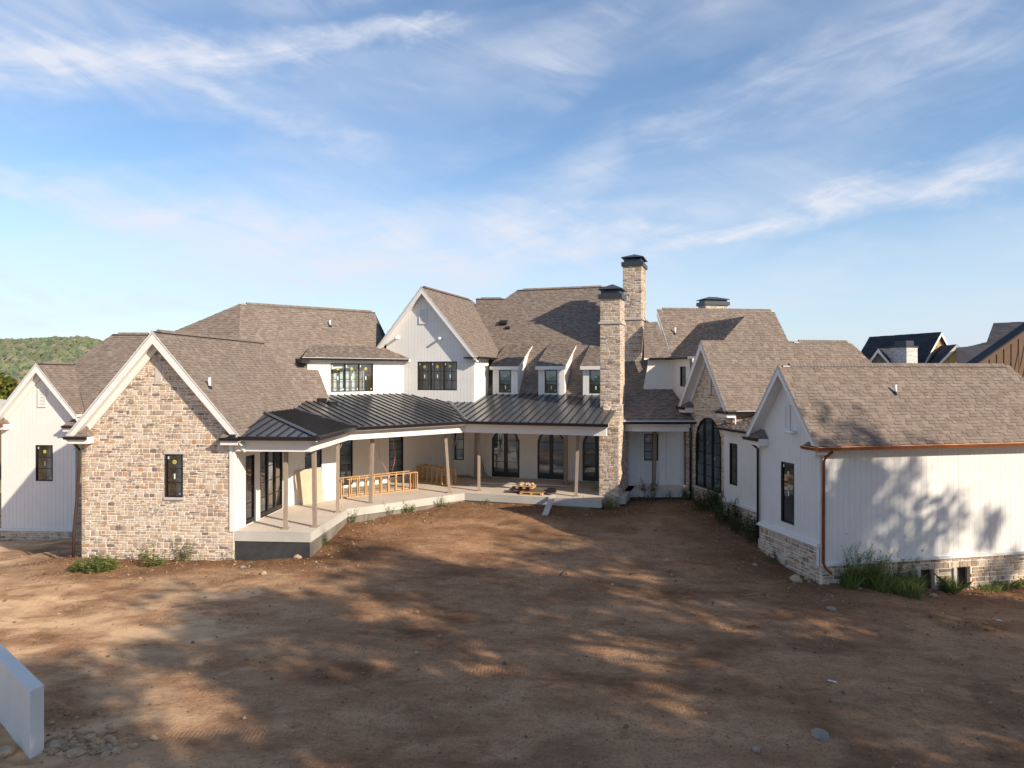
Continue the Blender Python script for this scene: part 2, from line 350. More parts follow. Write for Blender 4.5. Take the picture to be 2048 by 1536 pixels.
def htop(h, u):
    if len(h) > 4 and h[4]:
        c = (h[0] + h[1]) / 2; r = (h[1] - h[0]) / 2; x = min(abs(u - c) / r, 1); return h[3] - r * (1 - math.sqrt(1 - x * x)) * h[4]
    return h[3]
def lin(pts, x):
    if x <= pts[0][0]: return pts[0][1]
    for (x0, y0), (x1, y1) in zip(pts, pts[1:]):
        if x <= x1: return y0 + (y1 - y0) * (x - x0) / (x1 - x0) if x1 > x0 else y1
    return pts[-1][1]
def trap(mb, fr, t, w0, w1):
    a, b, la, lb, ta, tb = t; poly = [fr.p(a, w0, la), fr.p(b, w0, lb), fr.p(b, w0, max(tb, lb)), fr.p(a, w0, max(ta, la))]; mb.prism(poly, fr.n * (w1 - w0))
def flat(v): return v if isinstance(v, list) else [(-99, v), (99, v)]
def siding_wall(fr, u0, u1, bot, top, holes, parent, pitch=.2, label=None, thick=.12, name='wall'):
    top = flat(top); bot = flat(bot); back = MB()
    for t in spans(u0, u1, top, bot, holes): trap(back, fr, t, -thick, 0)
    w = back.obj(name, M['groove'], parent, label=label); n = max(1, round((u1 - u0) / pitch)); pw = (u1 - u0) / n
    for i in range(n):
        pcs = {}
        for t in spans(u0 + i * pw + .004, u0 + (i + 1) * pw - .004, top, bot, holes):
            a, b, la, lb, ta, tb = t; key = sum(1 for h in holes if h[0] < u0 + (i + 1) * pw and h[1] > u0 + i * pw and (la + ta) / 2 > (h[2] + h[3]) / 2)
            mb, ar = pcs.get(key, (MB(), 0)); trap(mb, fr, t, .001, .012 + .001 * (i % 2)); pcs[key] = (mb, ar + scr_area([fr.p(a, 0, la), fr.p(b, 0, lb), fr.p(b, 0, tb), fr.p(a, 0, ta)]))
        for mb, ar in pcs.values(): PIECES['siding_board'].append((ar, mb.v, mb.f, w))
    return w
def stone_wall(fr, u0, u1, bot, top, holes, parent, seed=1, base_w=0.0, label=None, thick=.15, joint=.026, scale=.92, name='wall', wall=None, back=True, sink=None):
    top = flat(top); bot = flat(bot); rnd = random.Random(seed); bk = MB()
    for t in spans(u0, u1, top, bot, holes): trap(bk, fr, t, base_w - thick, base_w)
    if wall is None: wall = bk.obj(name, M['mortar'], parent, label=label)
    zmin = min(lin(bot, u0), lin(bot, u1), min([y for x, y in bot])); zmax = max([y for x, y in top if u0 - 1e-6 <= x <= u1 + 1e-6] + [lin(top, u0), lin(top, u1)])
    z = zmin; dst = PIECES['stone']
    def put(a, b, c, d):
        j = joint / 2; jj = lambda: rnd.uniform(-.008, .008)
        cut = [rnd.uniform(.005, .03) for _ in range(4)]
        a += j; b -= j; c += j; d -= j
        if b - a < .04 or d - c < .025: return
        pl = [(a + cut[0], c + jj()), (b - cut[1], c + jj()), (b + jj() * .5, c + cut[1] * .7), (b + jj() * .5, d - cut[2] * .7), (b - cut[2], d + jj()), (a + cut[3], d + jj()), (a + jj() * .5, d - cut[3] * .7), (a + jj() * .5, c + cut[0] * .7)]
        mid = (a + b) / 2
        # trim to the sloping top and the bottom
        def slope_clip(pl, f, sgn):
            fa, fb = lin(f, a), lin(f, b); k = (fb - fa) / (b - a); return clip(pl, sgn * k, -sgn, sgn * (fa - k * a) - joint / 2)
        pl = slope_clip(pl, top, 1)
        if len(pl) < 3: return
        pl = slope_clip(pl, bot, -1)
        if len(pl) < 3: return
        w_, h_ = max(p[0] for p in pl) - min(p[0] for p in pl), max(p[1] for p in pl) - min(p[1] for p in pl)
        if w_ < .03 or h_ < .02: return
        dep = base_w + rnd.uniform(.010, .026); k = len(pl); cx = sum(p[0] for p in pl) / k; cz = sum(p[1] for p in pl) / k; tx = rnd.uniform(-.02, .02); tz = rnd.uniform(-.03, .03)
        fr_ = [fr.p(cx + (x - cx) * .93, dep + (x - cx) * tx + (y - cz) * tz, cz + (y - cz) * .88) for x, y in pl]; bk_ = [fr.p(x, base_w - .002, y) for x, y in pl]
        dst.append((scr_area(fr_), fr_ + bk_, [tuple(range(k))] + [(k + i, k + (i + 1) % k, (i + 1) % k, i) for i in range(k)], wall))
    def row(a0, a1, c, d):
        x = a0
        while x < a1 - .02:
            w = rnd.uniform(.13, .43) * scale * (1 if d - c < .15 else .75)
            if a1 - (x + w) < .1: w = a1 - x
            x2 = x + w; seg = [(x, x2)]
            for h in holes:
                ht = htop(h, (x + x2) / 2) if len(h) > 4 and h[4] else h[3]
                if h[2] < (c + d) / 2 < ht:
                    hl, hr = h[0], h[1]
                    if len(h) > 4 and h[4] and (c + d) / 2 > h[3] - (h[1] - h[0]) / 2 * h[4]:
                        r = (h[1] - h[0]) / 2; t = ((c + d) / 2 - (h[3] - r * h[4])) / (r * h[4]); hw = r * math.sqrt(max(0, 1 - t * t)) + .03; hl, hr = (h[0] + h[1]) / 2 - hw, (h[0] + h[1]) / 2 + hw
                    seg = [s for p, q in seg for s in ((p, min(q, hl)), (max(p, hr), q)) if s[1] - s[0] > .03]
            for p, q in seg:
                put(p, q, c, d)
            x = x2
    while z < zmax:
        hgt = rnd.uniform(.165, .265) * scale; x = u0
        while x < u1 - .01:
            bw = rnd.uniform(.35, 1.1); bw = u1 - x if u1 - x - bw < .3 else bw; kind = rnd.random()
            if kind < .27: row(x, x + bw, z, z + hgt)
            elif kind < .92:
                m = rnd.uniform(.36, .64); row(x, x + bw, z, z + hgt * m); row(x, x + bw, z + hgt * m, z + hgt)
            else:
                row(x, x + bw, z, z + hgt * .33); row(x, x + bw, z + hgt * .33, z + hgt * .68); row(x, x + bw, z + hgt * .68, z + hgt)
            x += bw
        z += hgt
    return wall
def disc(mb, fr, u, w, z, r, n=16):
    mb.add([fr.p(u + r * math.cos(i * 2 * math.pi / n), w, z + r * math.sin(i * 2 * math.pi / n)) for i in range(n)], [tuple(range(n))])
def window(fr, u0, u1, z0, z1, house, cols=1, rows=3, arch=0, stick=True, jamb=.045, mull=.06, door=False, room=True, w=-.03, seed=0, name='window', studs=False, sill=0, base=0, roomd=.55, bottom=0):
    rnd = random.Random(seed * 77 + 5); fmb = MB(); c = (u0 + u1) / 2; r = (u1 - u0) / 2; fw0, fw1 = w - .07 + base, w + .055 + base; zs = z1 - r * arch if arch else z1
    fr.box(fmb, u0, u0 + jamb, fw0, fw1, z0, zs); fr.box(fmb, u1 - jamb, u1, fw0, fw1, z0, zs); fr.box(fmb, u0 + jamb, u1 - jamb, fw0, fw1, z0, z0 + jamb + bottom)
    if arch:
        n = 16
        for i in range(n):
            t0, t1 = math.pi * i / n, math.pi * (i + 1) / n; rr = r - jamb
            P_ = lambda t, q, qz: fr.p(c + q * math.cos(t), fw0, zs + qz * math.sin(t) * arch)
            fmb.prism([P_(t0, r, r), P_(t1, r, r), P_(t1, rr, rr), P_(t0, rr, rr)], fr.n * (fw1 - fw0))
    else: fr.box(fmb, u0 + jamb, u1 - jamb, fw0, fw1, z1 - jamb, z1)
    cw = (u1 - u0 - 2 * jamb - (cols - 1) * mull) / cols
    def zt(u): return htop((u0, u1, z0, z1, arch), u) - (jamb if arch else 0)
    for i in range(1, cols):
        a = u0 + jamb + i * cw + (i - 1) * mull; fr.box(fmb, a, a + mull, fw0, fw1 - .004, z0 + jamb + bottom, zt(a + mull / 2) - (0 if arch else jamb) )
    wo = fmb.obj(name, M['frame'], house); zi0 = z0 + jamb + bottom
    for i in range(cols):
        a = u0 + jamb + i * (cw + mull); b = a + cw; g = MB()
        if arch:
            n = 10
            us = [a + cw * k / n for k in range(n + 1)]; g.add([fr.p(a, w + base, zi0)] + [fr.p(b, w + base, zi0)] + [fr.p(x, w + base, max(zi0, zt(x))) for x in reversed(us)], [tuple(range(n + 3))])
        else: g.add([fr.p(a, w + base, zi0), fr.p(b, w + base, zi0), fr.p(b, w + base, z1 - jamb), fr.p(a, w + base, z1 - jamb)], [(0, 1, 2, 3)])
        g.obj('pane', M['glass'], wo)
        for k in range(1, rows):
            mu = MB()
            zz = zi0 + (z1 - jamb - zi0) * k / rows
            if arch:
                aa, bb = a, b
                while zt(aa) < zz and aa < bb: aa += .02
                while zt(bb) < zz and bb > aa: bb -= .02
                if bb - aa < .06: continue
                fr.box(mu, aa, bb, w + base - .012, w + base + .022, zz - .014, zz + .014)
            else: fr.box(mu, a, b, w + base - .012, w + base + .022, zz - .014, zz + .014)
            mu.obj('muntin', M['frame'], wo)
        if stick:
            zc = zi0 + (z1 - jamb - zi0) * (1 - .5 / rows); uc = (a + b) / 2 + rnd.uniform(-.02, .02); rs = min(.085, cw * .20)
            if stick == 'w':
                s = MB()
                for q in range(4):
                    uu = rnd.uniform(a + .06, b - .1); zz = rnd.uniform(zi0 + .1, z1 - .2); fr.box(s, uu, uu + .06, w + base + .004, w + base + .007, zz, zz + .07)
                s.obj('sticker', M['stickerw'], wo)
            else:
                s = MB(); disc(s, fr, uc, w + base + .004, zc, rs); s.obj('sticker', M['sticker'], wo)
                s = MB()
                for k in range(3): fr.box(s, uc - rs * .6, uc + rs * .6, w + base + .006, w + base + .008, zc + rs * (-.42 + k * .34), zc + rs * (-.28 + k * .34))
                s.obj('sticker_print', M['stickerd'], wo); s = MB()
                fr.box(s, a + .03, a + .09, w + base + .004, w + base + .006, z1 - jamb - .15, z1 - jamb - .05)
                if rows > 1: fr.box(s, uc - .03, uc + .035, w + base + .004, w + base + .006, zc - (z1 - z0) / rows - .1, zc - (z1 - z0) / rows + .1)
                fr.box(s, b - .09, b - .03, w + base + .004, w + base + .006, zi0 + .05, zi0 + .12)
                s.obj('sticker', M['stickerw'], wo)
    if room:
        rm = MB(); x0, x1, y0, y1 = u0 - .35, u1 + .35, z0 - (0 if door else .3), z1 + .2; wd = -.13 + base; wb = wd - roomd
        q = lambda a, b, c_, d: rm.add([a, b, c_, d], [(0, 1, 2, 3)])
        q(fr.p(x0, wb, y0), fr.p(x1, wb, y0), fr.p(x1, wb, y1), fr.p(x0, wb, y1)); q(fr.p(x0, wb, y0), fr.p(x0, wd, y0), fr.p(x0, wd, y1), fr.p(x0, wb, y1))
        q(fr.p(x1, wb, y0), fr.p(x1, wd, y0), fr.p(x1, wd, y1), fr.p(x1, wb, y1)); q(fr.p(x0, wb, y0), fr.p(x1, wb, y0), fr.p(x1, wd, y0), fr.p(x0, wd, y0)); q(fr.p(x0, wb, y1), fr.p(x1, wb, y1), fr.p(x1, wd, y1), fr.p(x0, wd, y1))
        rm.obj('room', M['room'], wo)
        if studs:
            st = MB(); x = u0 + .02
            while x < u1: fr.box(st, x, x + .045, wb + .1, wb + .2, y0, y1); x += .36
            fr.box(st, u0 + .0, u0 + .09, wd - .12, wd - .02, z0, z1); fr.box(st, u1 - .08, u1, wd - .12, wd - .02, z0, z1); st.obj('stud', M['stud'], wo)
    if sill:
        s = MB(); fr.box(s, u0 - .06, u1 + .06, -.02 + base, .07 + base, z0 - .10, z0 - .002); s.obj('sill', M['cast'], wo); s = MB(); fr.box(s, u0 - .06, u1 + .06, -.02 + base, .055 + base, z1 + .002, z1 + .09); s.obj('lintel', M['cast'], wo)
    return wo
def louver(fr, u0, u1, z0, z1, house, w=.022, m='trim'):
    mb = MB(); fr.box(mb, u0, u0 + .06, w, w + .045, z0, z1); fr.box(mb, u1 - .06, u1, w, w + .045, z0, z1); fr.box(mb, u0 + .06, u1 - .06, w, w + .045, z0, z0 + .06); fr.box(mb, u0 + .06, u1 - .06, w, w + .045, z1 - .06, z1)
    o = mb.obj('gable_vent', M[m], house); n = int((z1 - z0 - .12) / .065)
    for i in range(n):
        s = MB(); z = z0 + .06 + i * (z1 - z0 - .12) / n; s.prism([fr.p(u0 + .06, w + .002, z + .055), fr.p(u0 + .06, w + .035, z), fr.p(u0 + .06, w + .04, z + .012), fr.p(u0 + .06, w + .007, z + .062)], fr.u * (u1 - u0 - .12)); s.obj('slat', M[m], o)
    return o
def gutter(pts, house, m='black', h=.115, w=.12, back=.0, name='gutter'):
    """open K-style gutter along a path of top back-edge points; outward side on the right of travel"""
    mb = MB(); P = [Vector(p) for p in pts]
    def off(i, d):
        ns = []
        if i > 0: t = (P[i] - P[i - 1]); ns.append(Vector((t.y, -t.x, 0)).normalized())
        if i < len(P) - 1: t = (P[i + 1] - P[i]); ns.append(Vector((t.y, -t.x, 0)).normalized())
        if len(ns) == 1: return ns[0] * d
        b = (ns[0] + ns[1]).normalized(); return b * (d / max(.3, b.dot(ns[0])))
    prof = [(0, 0), (w * .98, 0), (w, -.02), (w * .72, -h * .62), (w * .60, -h), (0, -h)]; k = len(prof); vs = []
    for i, p in enumerate(P):
        for a, b in prof: vs.append(p + off(i, a + .002) + Z * b)
    fs = [tuple(range(k)), tuple(range(len(P) * k - 1, (len(P) - 1) * k - 1, -1))]
    for i in range(len(P) - 1):
        for j in range(k): fs.append((i * k + j, (i + 1) * k + j, (i + 1) * k + (j + 1) % k, i * k + (j + 1) % k))
    mb.add(vs, fs); return mb.obj(name, M[m], house)
def rake(fr, uc, half, ze, za, w, house, bh=.24, ov=.35, frieze=True, th=.04, right=True, left=True, low=0.0):
    """barge boards, soffits and the inner frieze boards of a gable"""
    k = (za - ze) / half
    for sg in ([1] if right else []) + ([-1] if left else []):
        mb = MB(); a = uc; b = uc + sg * half; dz = .05
        mb.prism([fr.p(a, w, za - dz), fr.p(b, w, ze - dz - low), fr.p(b, w, ze - dz - bh * .55 - low), fr.p(b - sg * bh * .6 / k, w, ze - dz - bh * 1.25 + bh * .6), fr.p(a, w, za - dz - bh * math.sqrt(1 + k * k))], fr.n * -th)
        o = mb.obj('barge_board', M['trim'], house)
        s = MB(); s.prism([fr.p(a, w - th, za - bh * 1.2), fr.p(b, w - th, ze - bh * 1.2), fr.p(b, w - th, ze - bh * 1.2 - .02), fr.p(a, w - th, za - bh * 1.2 - .02)], fr.n * -(ov - th)); s.obj('soffit', M['trim'], o)
        if frieze:
            s = MB(); s.prism([fr.p(a, .075, za - bh * 1.22), fr.p(b, .075, ze - bh * 1.22), fr.p(b, .075, ze - bh * 1.22 - .30), fr.p(a, .075, za - bh * 1.22 - .36)], fr.n * -.05); s.obj('frieze_board', M['trim'], o)
def gable_return(fr, ua, ub, z, w, house, gm='black', ext=0.0, h=.55):
    """boxed eave return with its own little shingled top and gutter; ua is the outer end"""
    sg = 1 if ub > ua else -1; mb = MB(); fr.box(mb, min(ua + sg * .1, ub), max(ua + sg * .1, ub), 0.022, w - .02, z - .28, z - .02); o = mb.obj('eave_return', M['trim'], house)
    A, B = fr.p(ua, w, z), fr.p(ub, w, z); C_ = fr.p(ub - sg * .28, .02, z + h * .55); D = fr.p(ua + sg * .38, .02, z + h * .55); d = MB(); d.add([A, B, C_, D, fr.p(ua, .02, z), fr.p(ub, .02, z)], [(0, 1, 2, 3), (1, 5, 2), (0, 3, 4), (0, 4, 5, 1)]); d.obj('return_deck', M['shdeck'], o)
    shingles([A, B, C_, D] if sg > 0 else [B, A, D, C_], o, int(abs(A.x) * 100)); shingles([B, C_, fr.p(ub, .02, z)], o, 5)
    if sg > 0: gutter([fr.p(ua, w, z), fr.p(ub, w, z)], house, gm)
    else: gutter([fr.p(ub, w, z), fr.p(ua, w, z)], house, gm)
def isect(fa, wa, fb, wb):
    """plan point where line w=wa of frame fa meets line w=wb of frame fb"""
    A = np.array([[fa.u.x, -fb.u.x], [fa.u.y, -fb.u.y]]); p = fa.p(0, wa, 0); q = fb.p(0, wb, 0); t = np.linalg.solve(A, np.array([q.x - p.x, q.y - p.y])); return p + fa.u * float(t[0])

def ucoord(fr, w, px):
    r = (px - 1024) / FPX; o = fr.p(0, w, 0); return (r * o.y - o.x) / (fr.u.x - r * fr.u.y)
def zcoord(fr, u, w, py): p = fr.p(u, w, 0); return H - (py - HY) * p.y / FPX
def wpx(fr, w, x0, x1, y0, y1):
    a, b = ucoord(fr, w, x0), ucoord(fr, w, x1); m = (a + b) / 2; return a, b, zcoord(fr, m, w, y1), zcoord(fr, m, w, y0)
# ------------------------------------------------------------------ frames of the house
FL = F(-10.59, 27.05, .997, -.0772); P0 = FL.p(0, 0, 0); P1 = FL.p(2.99, 0, 0); PA = Vector((-7.30, 31.6, 0)); PB = Vector((-2.39, 35.8, 0)); PC = Vector((4.25, 33.7, 0))
def fr2(a, b): return F(a.x, a.y, b.x - a.x, b.y - a.y)
FS = fr2(P1, PA); FA = fr2(PA, PB); FM = fr2(PB, PC)
FLS = F(P0.x, P0.y, .0772, .997)
FR = F(9.69, 27.8, .207, -.978); FRL = F(10.47, 24.1, .978, .207); FAW = F(9.28, 36.2, .207, -.978); FP = F(5.96, 36.3, 1, 0)
FW = F(-20.93, 34.0, .997, -.0772)
house = tag(empty('house'), 'large unfinished white and stone house with brown shingle roofs wrapped round the dirt yard', 'house')

# ---- metal porch roofs
KM, KA = .199, .185
def rp(fr, w, z, k): return RP(fr.p(0, w, z), -fr.n, k)
ZE = 3.66
mL, mS, mA, mM = rp(FL, .4, ZE, KM), rp(FS, .4, ZE, KM), rp(FA, .4, ZE, KA), rp(FM, .4, ZE, KM)
def onp(pl, v): return pl.on(v.x, v.y)
C1 = onp(mL, isect(FL, .4, FS, .4)); HT = onp(mL, isect(FL, -3.1, FS, -3.1)); E1 = onp(mS, isect(FS, .4, FA, .4)); V1 = onp(mS, isect(FS, -3.2, FA, -3.2 * KM / KA)); E2 = onp(mM, isect(FA, .4, FM, .4)); T2 = onp(mM, isect(FA, -6.6, FM, -6.6 * KA / KM))
UR = 7.30
def metal_roof(poly, seed, pitch=.40):
    d = MB(); d.prism(poly, (0, 0, -.05)); o = d.obj('metal_roof', M['metal'], house)
    n = (poly[1] - poly[0]).cross(poly[2] - poly[0]).normalized(); n = n if n.z > 0 else -n; e = Z.cross(n).normalized(); s = n.cross(e); q = [((p - poly[0]).dot(e), (p - poly[0]).dot(s)) for p in poly]; hs = halfplanes(q)
    a = min(x for x, y in q) + .2; a1 = max(x for x, y in q)
    while a < a1:
        lo, hi = -50, 50
        for A, B, C in hs:
            c = A * a + C
            if abs(B) < 1e-6:
                if c < 0: lo, hi = 1, 0
                continue
            t = -c / B
            if B > 0: lo = max(lo, t)
            else: hi = min(hi, t)
        if hi - lo > .15:
            mb = MB(); mb.box(poly[0] + e * (a - .016) + s * (lo + .02), e * .032, s * (hi - lo - .04), n * .042); mb.obj('seam', M['seam'], o)
        a += pitch
    return o
mr_L = metal_roof([onp(mL, FL.p(.15, .4, 0)), C1, HT, onp(mL, FL.p(-.35, -3.1, 0))], 1)
mr_S = metal_roof([C1, E1, V1, HT], 2, .34)
mr_A = metal_roof([E1, E2, T2, onp(mA, FA.p(-1.6, -6.6, 0)), V1], 3)
mr_M = metal_roof([E2, onp(mM, FM.p(UR, .4, 0)), onp(mM, FM.p(UR, -6.2, 0)), onp(mM, FM.p(-.8, -6.2, 0)), T2], 4)
for a, b, o, r in ((C1, HT, mr_L, .11), (E1, V1, mr_S, .05), (E2, T2, mr_A, .12)):
    mb = MB(); d = (b - a).normalized(); sd = d.cross(Z).normalized(); mb.prism([a - sd * r + Z * .03, a + Z * .065, a + sd * r + Z * .03, b + sd * r + Z * .03, b + Z * .065, b - sd * r + Z * .03], (0, 0, -.02)) if False else mb.add([a - sd * r + Z * .035, a + Z * .075, a + sd * r + Z * .035, b - sd * r + Z * .035, b + Z * .075, b + sd * r + Z * .035], [(0, 1, 4, 3), (1, 2, 5, 4)])
    mb.obj('hip_cap', M['metal'], o)
# eave trims, gutters, beams, ceiling of the wraparound porch
def path(w, z, uend=UR, u0=0.0):
    pts = [FL.p(u0, w, 0), isect(FL, w, FS, w), isect(FS, w, FA, w), isect(FA, w, FM, w), FM.p(uend, w, 0)]; return [p + Z * z for p in pts]
def strip_prism(w0, w1, z0, z1, name, m, parent, uend=UR, u0=0.0):
    a, b = path(w0, z0, uend, u0), path(w1, z0, uend, u0); mb = MB()
    for i in range(4): mb.prism([a[i], a[i + 1], b[i + 1], b[i]], (0, 0, z1 - z0))
    return mb.obj(name, m, parent)
strip_prism(.385, .35, ZE - .19, ZE - .055, 'fascia', M['trim'], house, u0=.4); strip_prism(.35, -.1, ZE - .185, ZE - .165, 'soffit', M['trim'], house, u0=.05)
def beam_run(fr_pts_w, z0, z1):
    a, b = path(0.02, z0, 7.18, .02), path(-.30, z0, 7.18, .02)
    for i in range(4):
        mb = MB(); mb.prism([a[i], a[i + 1], b[i + 1], b[i]], (0, 0, z1 - z0)); mb.obj('beam', M['trim'], house)
beam_run(None, 3.06, ZE - .19)
g = path(.385, ZE + .005, UR + .05, -.0)
gutter([FL.p(.38, .385, ZE + .005), g[1]], house, h=.15); gutter([g[1], g[2]], house, h=.15); gutter([g[2], g[3]], house, h=.15); gutter([g[3], g[4]], house, h=.15)
for p in (g[2], g[3], FL.p(.18, .42, ZE)):
    mb = MB(); mb.box(p + Vector((-.10, -.12, -.02)), (.2, 0, 0), (0, .12, 0), (0, 0, .10)); mb.obj('diverter', M['black'], house)
cp = path(-.30, 3.14, 6.9, .0); mb = MB(); mb.prism(cp + [FM.p(6.9, -5.9, 3.14), isect(FA, -5.9, FM, -5.9) + Z * 3.14, FA.p(-2.8, -5.9, 3.14), FL.p(-.05, -8, 3.14)], (0, 0, .03)); mb.obj('porch_ceiling', M['trim'], house)
# porch slab
sp = path(0, 0, 6.96); sp += [FM.p(6.96, -1.3, 0), FM.p(7.9, -1.3, 0), FM.p(7.9, -6.0, 0), isect(FA, -6.0, FM, -6.0), FA.p(-2.8, -6, 0), FL.p(-.02, -8, 0)]
mb = MB(); mb.add([p for p in sp], [tuple(range(len(sp)))]); mb.v = [(x, y, .004) for x, y, z in mb.v]; slab_top = mb.obj('slab_finish', M['slabtop'], house)
mb = MB(); mb.prism(sp, (0, 0, -.36)); mb.obj('porch_slab', M['concrete'], house)
fp_ = path(-.04, -.36, 6.92, .02); a = path(-.04, -.36, 6.92, .0); b = path(-.5, -.36, 6.92, .0)
for i, m in enumerate(('found', 'foundg', 'foundg', 'foundg')):
    mb = MB(); mb.prism([a[i], a[i + 1], b[i + 1], b[i]], (0, 0, -1.5)); mb.obj('foundation', M[m], house)
mb = MB(); mb.prism([FM.p(6.92, -.04, -.36), FM.p(6.92, -1.4, -.36), FM.p(6.4, -1.4, -.36), FM.p(6.4, -.04, -.36)], (0, 0, -1.5)); mb.obj('foundation', M['foundg'], house)

# ---- left stone gable wing
UC = -3.0; HALF = 3.45; ZA = 7.63
wv = wpx(FL, 0, 332, 366, 908, 994)
top = [(-6.11, ZE + 1.15 * (HALF - 3.11)), (UC, ZA - .02), (0, ZE + 1.15 * .45)]; top = [(u, z - .16) for u, z in top]
vent = wpx(FL, 0, 311, 323, 722, 765)
stoneL = stone_wall(FL, -6.11, 0, -1.75, top, [(wv[0], wv[1], wv[2], wv[3]), (vent[0], vent[1], vent[2], vent[3])], house, seed=11, label='stone gable wall in tan, brown and grey ledge stones')
window(FL, *wv, house, 1, 3, studs=True, sill=1, seed=3, base=.0, w=.0)
mb = MB(); FL.box(mb, vent[0], vent[1], 0, .03, vent[2], vent[3] - .03); o = mb.obj('gable_vent', M['cast'], house); mb = MB(); FL.box(mb, vent[0] - .04, vent[1] + .04, -.01, .06, vent[2] - .07, vent[2] - .005); FL.box(mb, vent[0] - .04, vent[1] + .08, 0, .05, vent[3] - .02, vent[3]); mb.obj('sill', M['cast'], o)
stone_wall(F(FL.p(-6.11, -3, 0).x, FL.p(-6.11, -3, 0).y, FL.n.x, FL.n.y), 0, 3.0, -1.75, 3.5, [], house, seed=12)
RL = RP(FL.p(.45, 0, ZE), -FL.u, 1.15)
LR = roof([[onp(RL, FL.p(.45, .42, 0)), onp(RL, FL.p(.45, -11.5, 0)), onp(RL, FL.p(UC, -11.5, 0)), onp(RL, FL.p(UC, .42, 0))]], house, seed=1, label='right slope of the left stone gable roof')
LLp = RP(FL.p(-6.45, 0, ZE), FL.u, 1.15)
roof([[onp(LLp, FL.p(-6.45, .42, 0)), onp(LLp, FL.p(UC, .42, 0)), onp(LLp, FL.p(UC, -11.5, 0)), onp(LLp, FL.p(-6.45, -7.5, 0))]], house, seed=2)
ridge(FL.p(UC, .35, ZA), FL.p(UC, -10.6, ZA), house)
rake(FL, UC, HALF, ZE, ZA, .42, house, bh=.28, ov=.40)
gable_return(FL, -6.5, -5.6, ZE - .05, .42, house, h=.8); gable_return(FL, .42, -.35, ZE - .05, .42, house, h=.8)
mb = MB(); FL.box(mb, -.16, .0, .0, .05, -.0, 3.4); mb.obj('corner_board', M['trim'], house)
# dark flexible downspout, sagging beside the stone corner
def dspout(pts, m, r=.05): mb = MB(); mb.tube(pts, r, 8); return mb.obj('downspout', M[m], house, smooth=True)
dspout([FL.p(-6.25, .30, 3.45), FL.p(-6.22, .18, 3.25), FL.p(-6.18, .05, 3.1), FL.p(-6.22, .0, 2.3), FL.p(-6.33, -.05, 1.2), FL.p(-6.42, 0, 0), FL.p(-6.44, .02, -1.3)], 'darkpipe', .055)
# side wall of the wing under the porch, with a tall window and a door set
d1 = wpx(FLS, 0, 491, 508, 903, 1047); d2 = (ucoord(FLS, 0, 520), ucoord(FLS, 0, 564))
hl = [(d1[0], d1[1], .05, 2.75), (d2[0], d2[1], .03, 2.75)]
siding_wall(FLS, 0, 5.7, .0, 3.2, hl, house)
window(FLS, d1[0], d1[1], .05, 2.75, house, 1, 4, stick=False, door=True, name='window', bottom=.12); window(FLS, d2[0], d2[1], .03, 2.75, house, 3, 4, stick=False, door=True, name='patio_door', bottom=.16, mull=.12)

# ---- lower back walls of the porch
A1s = ucoord(FA, -2.5, 572); A1e = ucoord(FA, -2.5, 677); w1 = wpx(FA, -2.5, 610, 643, 905, 974)
FA1 = F(FA.p(0, -2.5, 0).x, FA.p(0, -2.5, 0).y, FA.u.x, FA.u.y); FA2 = F(FA.p(0, -5.5, 0).x, FA.p(0, -5.5, 0).y, FA.u.x, FA.u.y); FMB = F(FM.p(0, -5.7, 0).x, FM.p(0, -5.7, 0).y, FM.u.x, FM.u.y)
siding_wall(FA1, A1s, A1e, 0, 3.2, [(w1[0], w1[1], w1[2], 2.78)], house); window(FA1, w1[0], w1[1], w1[2], 2.78, house, 1, 4, stick=False, seed=9)
q = FA.p(A1e, -2.5, 0); siding_wall(F(q.x, q.y, -FA.n.x, -FA.n.y), .02, 3.1, 0, 3.2, [], house)
c2 = isect(FA, -5.5, FM, -5.7); uA2e = (c2 - FA2.o).dot(FA2.u); uMs = (c2 - FMB.o).dot(FMB.u)
wa, wb = wpx(FA2, 0, 680, 705, 0, 0), wpx(FA2, 0, 778, 806, 0, 0)
siding_wall(FA2, A1e - 1.2, uA2e, 0, 3.2, [(wa[0], wa[1], .12, 2.78), (wb[0], wb[1], .30, 2.78)], house)
window(FA2, wa[0], wa[1], .12, 2.78, house, 1, 5, stick=False); window(FA2, wb[0], wb[1], .30, 2.78, house, 1, 5, stick=False)
dd = (ucoord(FMB, 0, 847), ucoord(FMB, 0, 861)); wm = wpx(FMB, 0, 877, 928, 862, 919)
ar = [(ucoord(FMB, 0, 984), ucoord(FMB, 0, 1039)), (ucoord(FMB, 0, 1075), ucoord(FMB, 0, 1130)), (ucoord(FMB, 0, 1165), ucoord(FMB, 0, 1165) + 1.62)]
holes = [(dd[0], dd[1], .02, 2.75), (wm[0], wm[1], wm[2], 2.75)] + [(a, b, .03, 2.82, 1.0) for a, b in ar]
siding_wall(FMB, uMs, 8.3, 0, 3.2, holes, house)
window(FMB, dd[0], dd[1], .02, 2.75, house, 1, 1, stick=False, door=True, name='door', jamb=.1, bottom=.1); window(FMB, wm[0], wm[1], wm[2], 2.75, house, 3, 3, stick='w', seed=21)
for i, (a, b) in enumerate(ar): window(FMB, a, b, .03, 2.82, house, 2, 4, arch=1.0, stick=False, door=True, name='arched_door', jamb=.1, mull=.2, bottom=.18, seed=40 + i, roomd=2.5)

